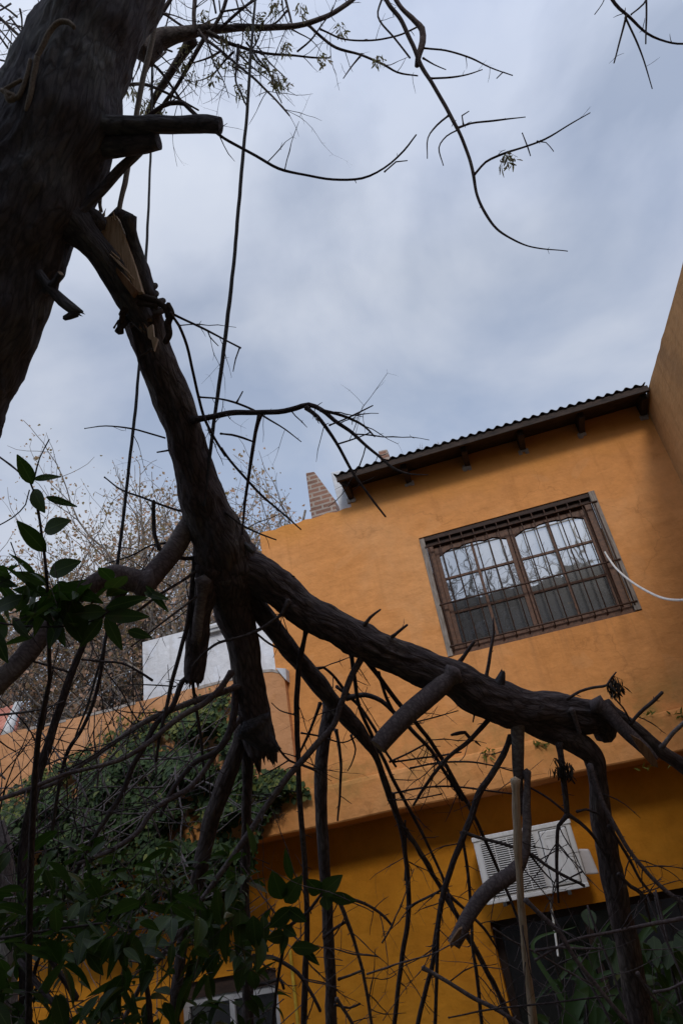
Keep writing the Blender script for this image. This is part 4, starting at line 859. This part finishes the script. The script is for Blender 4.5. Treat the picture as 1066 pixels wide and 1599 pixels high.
rope('thin dark rope passing left of the limb down to the bent branch', '240,-120,4 238,30,4 237,140,5 234,270,5 228,400,6 218,560,6 210,650,7 200,740,7 190,830,7 182,890,7 172,960,6 160,1020,6 140,1090,5 118,1150,4', 3.4, 2.6)
rope('brown rope coiled tightly round the limb just below the torn wood', '188,492,8 196,478,9 214,470,9', 2.47, m='rope_mid', extra=coil)
rope('pale rope dropping from the grey bough to the torn stump', '243,28,7 238,60,9 226,110,9 216,160,9 205,225,8 196,280,9 188,315,8 185,338,8', 2.75, 2.5, m='rope_pale')
rope('short pale rope end between the trunk and the stump', '161,258,3 159,290,4 156,318,6 158,330,6', 2.5, m='rope_pale')
def wrap(mb):
    for s_ in ('116,42,7 106,34,8 92,34,8 78,48,8 68,68,8 58,88,8', '48,92,6 42,118,7 34,140,7 26,152,8 14,150,7 8,140,7 16,134,6 34,124,6', '10,142,9 14,156,9 22,150,9 12,146,9', '2,140,7 14,148,8 22,158,5'):
        tube(mb, [(p, r) for p, r in trace(s_, 2.2)], 10, .005, twist=.06, twk=28)
rope('pale grey rope looped round the upper trunk and knotted at its left side', '58,88,9 55,105,9 51,125,9 48,145,9 43,163,8 40,172,5', 2.2, 2.2, m='rope_pale', extra=wrap)
# white cable from the window
mb = MB(); tube(mb, [(fac(944, 862, 6.47), .008), (fac(950, 872, 6.42), .009), (fac(962, 888, 6.3), .0095), (fac(985, 908, 6.0), .0098), (fac(1015, 926, 5.6), .0098), (fac(1038, 935, 5.2), .0095), (fac(1066, 937, 4.7), .009), (fac(1100, 930, 4.2), .009), (V((XR-.01, 3.3, CZ+1.35)), .009)], 10, .02)
tag(mb.build('cable', M['cable']), 'white cable sagging from the barred window to the right edge', 'cable')
# dry root clump / nest on the band
mb = MB(); rr = random.Random(3); c0 = fac(427, 1275, YB-.05)
for i in range(170):
    o_ = rv(rr); o_.x *= .11; o_.y *= .04; o_.z *= .05; shoot(mb, c0+o_, rv(rr), rr.uniform(.02, .08), .0016, rr, .8)
nest = tag(mb.build('bird_nest', M['seedd']), 'small dark clump of dry twigs stuck on the orange band beside the ivy', 'nest')

# ---------------------------------------------------------------- ivy on the terrace wall
ivy = thing('ivy', 'dense dark green ivy hanging over the left terrace wall', 'ivy', (fac(260, 1250, YB).x, YB, CZ))
rr = random.Random(21); mb = MB(); mb2 = MB()
poly_top = [(0, 1245), (60, 1215), (110, 1190), (150, 1165), (190, 1140), (235, 1125), (280, 1108), (330, 1085), (352, 1080), (372, 1120), (385, 1190), (400, 1215), (440, 1205), (470, 1222), (480, 1240)]
poly_bot = [(0, 1480), (100, 1450), (200, 1440), (300, 1420), (370, 1400), (385, 1380), (400, 1330), (410, 1290), (430, 1250), (470, 1245), (480, 1250)]
def lerpy(pl, x):
    for (a, ya), (b_, yb) in zip(pl[:-1], pl[1:]):
        if a <= x <= b_: return ya+(yb-ya)*(x-a)/(b_-a)
    return pl[-1][1]
cnt = 0
while cnt < 20000:
    x = rr.uniform(0, 480); ya, yb = lerpy(poly_top, x), lerpy(poly_bot, x); y = rr.uniform(ya-14, yb+12)
    edge = min(y-ya+14, yb+12-y, 1e9); dn = NZ.noise(V((x*.02, y*.02, 4)))*.5+.5+NZ.noise(V((x*.06, y*.06, 1)))*.25
    cl = NZ.noise(V((x*.022, y*.022, 9))); pr = min(1, edge/45)*max(.03, min(1, .70+1.4*cl+.4*dn-.25)) * (.5 if x > 395 else 1)
    if rr.random() > pr: continue
    off = (rr.uniform(.02, .16)+max(0, .10+.35*cl))*min(1, edge/60)+.02
    p = fac(x, y, YP-off); 
    if p.z < zb0-.01 and rr.random() < .35: continue
    sz = rr.uniform(.028, .075); dv = (V((rr.uniform(-.8, .8), rr.uniform(-.7, -.1), rr.uniform(-1, -.1)))).normalized()
    leaf(mb if rr.random() > (.05 if y > ya+40 else .4) else mb2, p, p+dv*sz, sz*.85, (V((0, -1, .6))+rv(rr)*.7).normalized(), .12, .15, 0, 3); cnt += 1
o = mb.build('foliage', M['ivy'], ivy); o['kind'] = 'stuff'
# lighter young growth on the rim and moss tufts along the slab ledge
for i in range(420):
    x = rr.uniform(150, 365); y = lerpy(poly_top, x)+rr.gauss(-10, 14); 
    if rr.random() < NZ.noise(V((x*.05, 3, 3)))*.5+.5:
        p = fac(x, max(y, 1080+abs(x-365)*.24), YP-rr.uniform(.02, .1)); dv = rv(rr); sz = rr.uniform(.02, .045); leaf(mb2, p, p+dv*sz, sz*.6, rv(rr), .1, .1, 0, 3)
o = mb2.build('young_leaves', M['ivyy'], ivy); o['kind'] = 'stuff'
mb = MB()
for i in range(46):
    x = rr.uniform(120, 370); y = lerpy(poly_top, x)+rr.uniform(-5, 60); p = fac(x, y, YP-.03)
    shoot(mb, p, V((rr.uniform(-.5, .5), -.15, rr.uniform(.1, 1))), rr.uniform(.12, .35), .003, rr, .4, .2, .4)
mb.build('stems', M['vine'], ivy)
weed_n = 0
for (x, y, n_, nm) in ((845, 1163, 34, 'bright green fern like tuft on the ledge between the hanging branches'), (762, 1178, 26, 'small green weed on the slab ledge left of the split pole'), (1058, 1118, 20, 'small weed on the ledge at the right edge'), (1060, 1190, 30, 'green weed on the band at the right edge'), (1010, 1200, 10, 'tiny weed under the band beside the broken end'), (1010, 1118, 10, 'thin weed on the ledge right of the limb end')):
    mb = MB(); p0_ = fac(x, y, YB-.01); 
    for i in range(n_//2+3):
        dv = V((rr.uniform(-1, 1), rr.uniform(-.8, -.1), rr.uniform(-.7, .9))).normalized(); sz = rr.uniform(.03, .07); b_ = p0_+V((rr.gauss(0, .035), 0, rr.gauss(0, .012))); leaf(mb, b_, b_+dv*sz, .018, rv(rr), .1, .3, 0, 3)
    tag(mb.build('weed', M['ivyy']), nm, 'weed', 'weeds growing on the slab ledge')

# ---------------------------------------------------------------- privet in the foreground
def privet(label, loc, sprigs, cat='shrub', seed=1):
    th = thing('privet_shrub', label, cat, loc, 'glossy leaved shrubs in the foreground')
    mb = MB(); ms = MB(); rr = random.Random(seed)
    for kind, a in sprigs:
        if kind == 'stem':
            s, d0, d1 = a; tube(ms, trace(s, d0, d1), 7, .02, knot=.25)
        elif kind == 'leaf':
            x0, y0, x1, y1, w_, d = a; leaf(mb, P(x0, y0, d), P(x1, y1, d-.03), w_*d/FPX, (V((0, 0, 1))*.35-Fv+Rv*rr.uniform(-.3, .3)).normalized(), .10, .10, 0, 7)
        else:
            x0, y0, x1, y1, n_, d0, d1, size = a
            for i in range(n_):
                x, y, d = rr.uniform(x0, x1), rr.uniform(y0, y1), rr.uniform(d0, d1)
                b_ = P(x, y, d); dv = (rv(rr)+V((0, 0, -.35))).normalized(); q, dd_ = shoot(ms, b_-dv*.10, dv, .10, .0018, rr, .15)
                for k in range(rr.choice((2, 3, 4))):
                    bb_ = b_-dv*.025*k; sd2 = dv.cross(rv(rr)).normalized(); l_ = size*rr.uniform(.5, 1.3)
                    leaf(mb, bb_, bb_+(dv*.5+sd2).normalized()*l_, l_*rr.uniform(.36, .54), (V((0, 0, 1))+rv(rr)*.6).normalized(), rr.uniform(.05, .3), rr.uniform(.02, .4), 0, 6)
    mb.build('foliage', M['leaf'], th); ms.build('stems', M['twig'], th); return th
privet('glossy leaved privet sprig rising against the sky at the left edge', P(70, 1300, 1.7).xy.to_3d(), [
    ('stem', ('78,1060,7 76,990,6 75,930,5 71,880,5 66,840,4 60,800,4 52,765,3 45,748,3', 1.7, 1.7)), ('stem', ('-20,700,3 0,714,3 24,732,3 45,752,3', 1.8, 1.7)), ('stem', ('54,745,3 62,715,2 77,686,2', 1.7, 1.7)), ('stem', ('-5,822,2 20,808,2 40,788,2 46,765,2', 1.7, 1.7)),
    ('stem', ('78,1060,7 60,1150,9 50,1300,10 45,1500,10 45,1900,12', 1.7, 1.9)),
    ('leaf', (51, 756, 27, 710, 24, 1.7)), ('leaf', (52, 748, 93, 743, 13, 1.7)), ('leaf', (52, 764, 68, 800, 27, 1.7)), ('leaf', (72, 776, 118, 790, 13, 1.7)), ('leaf', (69, 829, 108, 812, 30, 1.68)), ('leaf', (72, 862, 26, 813, 28, 1.7)), ('leaf', (77, 896, 124, 876, 32, 1.68)),
    ('leaf', (76, 912, 25, 893, 20, 1.7)), ('leaf', (75, 925, 20, 920, 22, 1.72)), ('leaf', (76, 930, 132, 905, 18, 1.7)), ('leaf', (78, 940, 36, 965, 26, 1.68)),
    ('leaf', (165, 955, 112, 958, 28, 1.6)), ('leaf', (165, 950, 228, 932, 24, 1.6)), ('leaf', (165, 962, 230, 962, 26, 1.58)), ('leaf', (165, 962, 190, 1015, 22, 1.6)), ('leaf', (160, 965, 125, 1010, 22, 1.6)), ('leaf', (225, 925, 262, 935, 14, 1.7)), ('leaf', (228, 915, 262, 955, 14, 1.7)), ('leaf', (200, 985, 235, 995, 18, 1.6)), ('leaf', (95, 965, 75, 1012, 26, 1.65)), ('leaf', (90, 970, 100, 1010, 20, 1.65)),
    ('leaf', (20, 965, 45, 998, 18, 1.6)), ('leaf', (-10, 985, 10, 1035, 26, 1.55)), ('leaf', (-5, 950, 40, 930, 26, 1.6)), ('leaf', (-10, 905, 25, 915, 18, 1.6)),
    ('stem', ('-20,970,3 40,978,3 100,978,3 150,968,3 170,955,3 200,945,2', 1.6, 1.6)),
    ('fill', (0, 905, 105, 985, 15, 1.55, 1.8, .085)), ('fill', (90, 930, 175, 985, 5, 1.55, 1.7, .085))], seed=2)
privet('dark privet bush filling the bottom left corner', P(60, 1599, 2.0).xy.to_3d(), [
    ('fill', (-20, 1400, 330, 1640, 120, 1.7, 2.6, .088)), ('fill', (-20, 1330, 160, 1480, 26, 1.8, 2.4, .085)), ('fill', (120, 1320, 400, 1450, 46, 2.1, 2.9, .085)),
    ('stem', ('30,1500,9 60,1540,9 110,1599,10', 1.9, 1.8)), ('stem', ('40,1420,7 80,1500,8 120,1560,9', 1.9, 1.9)), ('stem', ('-10,1468,4 60,1456,4 160,1442,3', 1.8, 1.8)), ('stem', ('200,1440,6 230,1550,8 240,1700,9', 2.1, 2.1))], seed=5)
privet('privet sprigs with broad dark leaves hanging before the small window', P(430, 1599, 2.2).xy.to_3d(), [
    ('leaf', (440, 1405, 425, 1362, 34, 2.2)), ('leaf', (445, 1410, 470, 1370, 32, 2.2)), ('leaf', (500, 1398, 533, 1368, 28, 2.2)), ('leaf', (500, 1395, 480, 1375, 26, 2.2)), ('leaf', (515, 1400, 556, 1408, 20, 2.2)), ('leaf', (508, 1398, 512, 1422, 24, 2.2)), ('leaf', (455, 1418, 420, 1450, 26, 2.2)), ('leaf', (455, 1415, 432, 1455, 20, 2.22)), ('leaf', (450, 1420, 478, 1440, 22, 2.2)),
    ('leaf', (445, 1460, 417, 1467, 22, 2.2)), ('leaf', (448, 1455, 438, 1492, 16, 2.2)), ('leaf', (455, 1480, 498, 1482, 22, 2.15)), ('leaf', (470, 1478, 498, 1508, 14, 2.15)), ('leaf', (395, 1430, 400, 1485, 30, 2.2)), ('leaf', (442, 1448, 462, 1462, 18, 2.2)), ('leaf', (455, 1375, 444, 1328, 16, 2.25)),
    ('stem', ('600,1620,3 500,1385,3 470,1420,4 455,1445,4 442,1480,4 430,1560,5 420,1700,6', 2.3, 2.2) if False else ('505,1392,4 480,1425,5 455,1445,5 443,1480,5 430,1560,5 420,1700,6', 2.2, 2.2)),
    ('fill', (300, 1400, 400, 1520, 26, 2.1, 2.7, .10)), ('fill', (330, 1560, 470, 1640, 12, 2.2, 2.5, .08))], seed=9)

# ---------------------------------------------------------------- tangle of bare shoots, bottom left
def tangle(label, loc, n_, box, dr, Lr, m, seed, lean, r0_=.0035):
    th = thing('bare_shrub', label, 'shrub', loc, 'leafless shrubs under the ivy'); rr = random.Random(seed)
    for g_ in range(n_):
        mb = MB()
        for i in range(1):
            x = rr.uniform(box[0], box[2]); y = rr.uniform(box[1], box[3]); d = rr.uniform(*dr)
            dv = Rv*rr.uniform(lean[0], lean[1])+Uv*rr.uniform(lean[2], lean[3])+Fv*rr.uniform(-.4, .4)
            shoot(mb, P(x, y, d), dv, rr.uniform(*Lr), rr.uniform(.45, 1.2)*r0_, rr, .35, .12, .5, 5)
        mb.build('stem', M[m], th)
    return th
tangle('thin grey leafless shoots tangled in front of the ivy', P(100, 1500, 3.6).xy.to_3d(), 92, (-40, 1180, 330, 1500), (3.0, 4.2), (.3, .9), 'paletwig', 31, (-.6, 1, -.2, 1), .0046)
tangle('dark leafless shoots crossing the left parapet wall', P(0, 1500, 2.8).xy.to_3d(), 72, (-60, 1120, 260, 1420), (2.4, 3.4), (.2, .7), 'twig', 37, (-.5, 1.0, -.2, 1), .003)
tangle('brown leafless shoots rising at the bottom edge', P(300, 1700, 2.6).xy.to_3d(), 60, (0, 1420, 620, 1640), (2.2, 3.2), (.15, .5), 'smooth', 41, (-.8, .8, -.1, 1), .003)
tangle('fine leafless shoots in front of the dark patio door', P(900, 1700, 3.4).xy.to_3d(), 36, (780, 1460, 1080, 1640), (2.8, 4.0), (.15, .5), 'smooth', 43, (-1, 1, -.2, .8), .0025)
# pale peeling stem in the lower left corner
dst = thing('peeling_stem', 'pale peeling stump with curled dry bark at the lower left edge', 'tree stump', P(8, 1500, 2.9).xy.to_3d())
add_branch(dst, 'trunk', '-4,1285,16 4,1330,24 8,1380,27 10,1440,28', 3.3, 3.2, m='paletwig', bark=.004, cap='jag', ground=True)
# leafy plants before the door
plant = thing('strap_leaf_plant', 'bright green strap leaved plant in front of the dark patio door', 'plant', fac(900, 1620, 5.4).xy.to_3d()); mb = MB(); rr = random.Random(77)
def strap(mb, pts, wid, nrm=V((0, -1, .3))):
    pth = catmull([(p, 1) for p in pts], .02); b0 = len(mb.v); n_ = len(pth)
    for i, (p, _) in enumerate(pth):
        t_ = (pth[min(n_-1, i+1)][0]-pth[max(0, i-1)][0]).normalized(); s_ = t_.cross(nrm).normalized(); u = i/(n_-1); ww = wid*.5*(min(1, u*6)*.4+.6)*(1-u**2.5)+.0008; up = s_.cross(t_)
        for k in (-1, 0, 1): mb.v.append(p+s_*ww*k+up*abs(k)*ww*.35); mb.bk.append((0, 0, 0))
    for i in range(n_-1):
        for k in (0, 1): a = b0+i*3+k; mb.face((a, a+1, a+4, a+3))
for s_, w_ in (('885,1640 890,1590 905,1560 925,1540', 24), ('905,1600 903,1560 902,1530 880,1528', 12), ('880,1510 895,1510 905,1500 900,1490', 8), ('950,1600 930,1560 935,1545 950,1530', 14), ('1000,1620 990,1580 985,1540 995,1500', 16), ('1040,1600 1050,1540 1040,1500 1056,1480', 16), ('1030,1620 1070,1560 1075,1510 1045,1500', 16), ('860,1640 850,1610 845,1596 858,1590', 24), ('985,1630 990,1600 980,1585 968,1580', 14), ('1020,1640 1030,1580 1060,1540 1085,1545', 14), ('920,1640 940,1580 960,1550 985,1545', 14)):
    strap(mb, [fac(float(q.split(',')[0]), float(q.split(',')[1]), 5.4+rr.uniform(-.1, .1)) for q in s_.split()], w_*5.4/FPX)
for i in range(13):
    x = rr.uniform(900, 1080); p = fac(x, 1640, 5.5+rr.uniform(-.3, .3)); q = p+V((rr.uniform(-.2, .2), rr.uniform(-.2, .1), rr.uniform(.2, .6))); e = q+V((rr.uniform(-.35, .35), rr.uniform(-.2, .1), rr.uniform(-.15, .2)))
    strap(mb, [p, (p+q)/2, q, e], rr.uniform(.03, .06))
mb.build('foliage', M['strap'], plant)
mb = MB(); b_ = fac(960, 1640, 5.5)
for k in range(7): a_ = V((b_.x+rr.uniform(-.3, .3), 5.5+rr.uniform(-.2, .2), 0)); tube(mb, [(a_, .012), (a_+V((rr.uniform(-.1, .1), 0, .9)), .01), (a_+V((rr.uniform(-.2, .2), 0, 1.7)), .007)], 6)
mb.build('stems', M['twig'], plant)
pl2 = thing('broad_leaf_plant', 'broad dark leaved plant beside the door at the lower right edge', 'plant', fac(1040, 1620, 4.6).xy.to_3d()); mb = MB()
for (x0, y0, x1, y1, w_) in ((1050, 1470, 1040, 1512, 26), (1020, 1462, 1024, 1510, 22), (1052, 1462, 1085, 1482, 28), (1000, 1470, 1010, 1500, 20), (955, 1470, 962, 1520, 26), (950, 1465, 935, 1500, 24), (935, 1480, 925, 1515, 20), (1060, 1500, 1070, 1545, 24), (960, 1440, 975, 1470, 22), (915, 1420, 925, 1450, 20)):
    leaf(mb, fac(x0, y0, 4.6), fac(x1, y1, 4.5), w_*4.6/FPX, (V((rr.uniform(-.4, .4), -1, .5))).normalized(), .1, .12, 0, 6)
for i in range(60):
    p = fac(rr.uniform(960, 1100), rr.uniform(1450, 1660), 4.6+rr.uniform(-.2, .3)); dv = (rv(rr)+V((0, 0, -.6))).normalized(); leaf(mb, p, p+dv*.12, .05, (V((0, -.6, 1))+rv(rr)*.5).normalized(), .12, .15, 0, 5)
mb.build('foliage', M['leaf'], pl2); mb = MB()
for k in range(6): a_ = V((fac(1040, 1640, 4.6).x+rr.uniform(-.25, .25), 4.6+rr.uniform(-.2, .2), 0)); tube(mb, [(a_, .014), (a_+V((rr.uniform(-.1, .1), 0, 1.1)), .01), (a_+V((rr.uniform(-.2, .2), 0, 2.2)), .006)], 6)
mb.build('stems', M['twig'], pl2)

# ---------------------------------------------------------------- far plane trees, still carrying brown leaves
def far_tree(label, x, ytop, depth, spread, seed, nleaf):
    top = V(depth) if x is None else P(x, ytop, depth); base = V((top.x, top.y, 0)); H = top.z
    th = thing('plane_tree', label, 'tree', base, 'bare plane trees beyond the houses'); rr = random.Random(seed); mb = MB(); tips = []
    c = V((base.x, base.y, H*.60)); rad = V((spread, spread*.8, H*.42))
    def grow(p, d, L, r, lev):
        pts = [(p.copy(), r)]; q = p.copy(); n_ = 4
        for i in range(n_):
            if ((q.x-c.x)/rad.x)**2+((q.z-c.z)/rad.z)**2 > 1 and lev < 4: break
            d = (d+rv(rr)*.30+V((0, 0, .04))).normalized(); q = q+d*L/n_; pts.append((q.copy(), r*(1-.35*(i+1)/n_)))
            if lev > 0 and i >= 1:
                for _ in range(2 if lev > 2 else 1):
                    nd = (d*.65+rv(rr)*.95+V((0, 0, .06))).normalized(); grow(q, nd, L*rr.uniform(.5, .78), r*.45, lev-1)
        if len(pts) < 3: return
        tube(mb, pts, 7 if lev > 3 else 5 if lev > 1 else 3, raw=True)
        if lev > 0: grow(q, d, L*.7, r*.62, lev-1)
        if lev <= 2: tips.extend((p_ for p_, _ in pts[1:]))
    h0 = H*.30
    tube(mb, [(base, .28), (V((base.x+.1, base.y, h0)), .2)], 10, .5)
    for k in range(5):
        a = k*2.4+seed; grow(V((base.x+.1, base.y, h0-.3*k/5)), V((math.cos(a)*.55*spread/3.5, math.sin(a)*.5, 1)), H*.26, .13, 4)
    mb.build('trunk', M['vine'], th)
    ml = MB(); rr.shuffle(tips)
    for i in range(nleaf):
        p = tips[i % len(tips)]+rv(rr)*.25; dv = (V((0, 0, -.6))+rv(rr)).normalized(); s_ = rr.uniform(.06, .13)*(1 if i % 9 else 1.5); leaf(ml, p, p+dv*s_, s_*.8, rv(rr), .25, .2, 0, 2)
    o = ml.build('crown', M['dry'], th)
    return th
far_tree('tallest bare plane tree with brown leaves, behind the broken limb', 258, 690, 24, 4.6, 4, 22000)
far_tree('brown leaved plane tree at the left, above the tiled roof', 40, 840, 23, 4.6, 8, 15000)
far_tree('smaller brown leaved plane tree right of the limb, next to the brick flue', 418, 835, 27, 2.6, 15, 9000)
far_tree('brown leaved plane tree between the sprig and the limb', 150, 770, 27, 4.8, 23, 15000)
def mirror_tree(label, x, y, H, spread, seed, nl):
    far_tree(label, None, None, (x, y, H), spread, seed, nl)
mirror_tree('bare tree behind the camera mirrored in the right panes of the window', 2.6, -8.5, 13.5, 5.5, 51, 300)
mirror_tree('bare tree behind the camera mirrored in the left panes of the window', -2.2, -10.5, 14.5, 6.0, 57, 300)
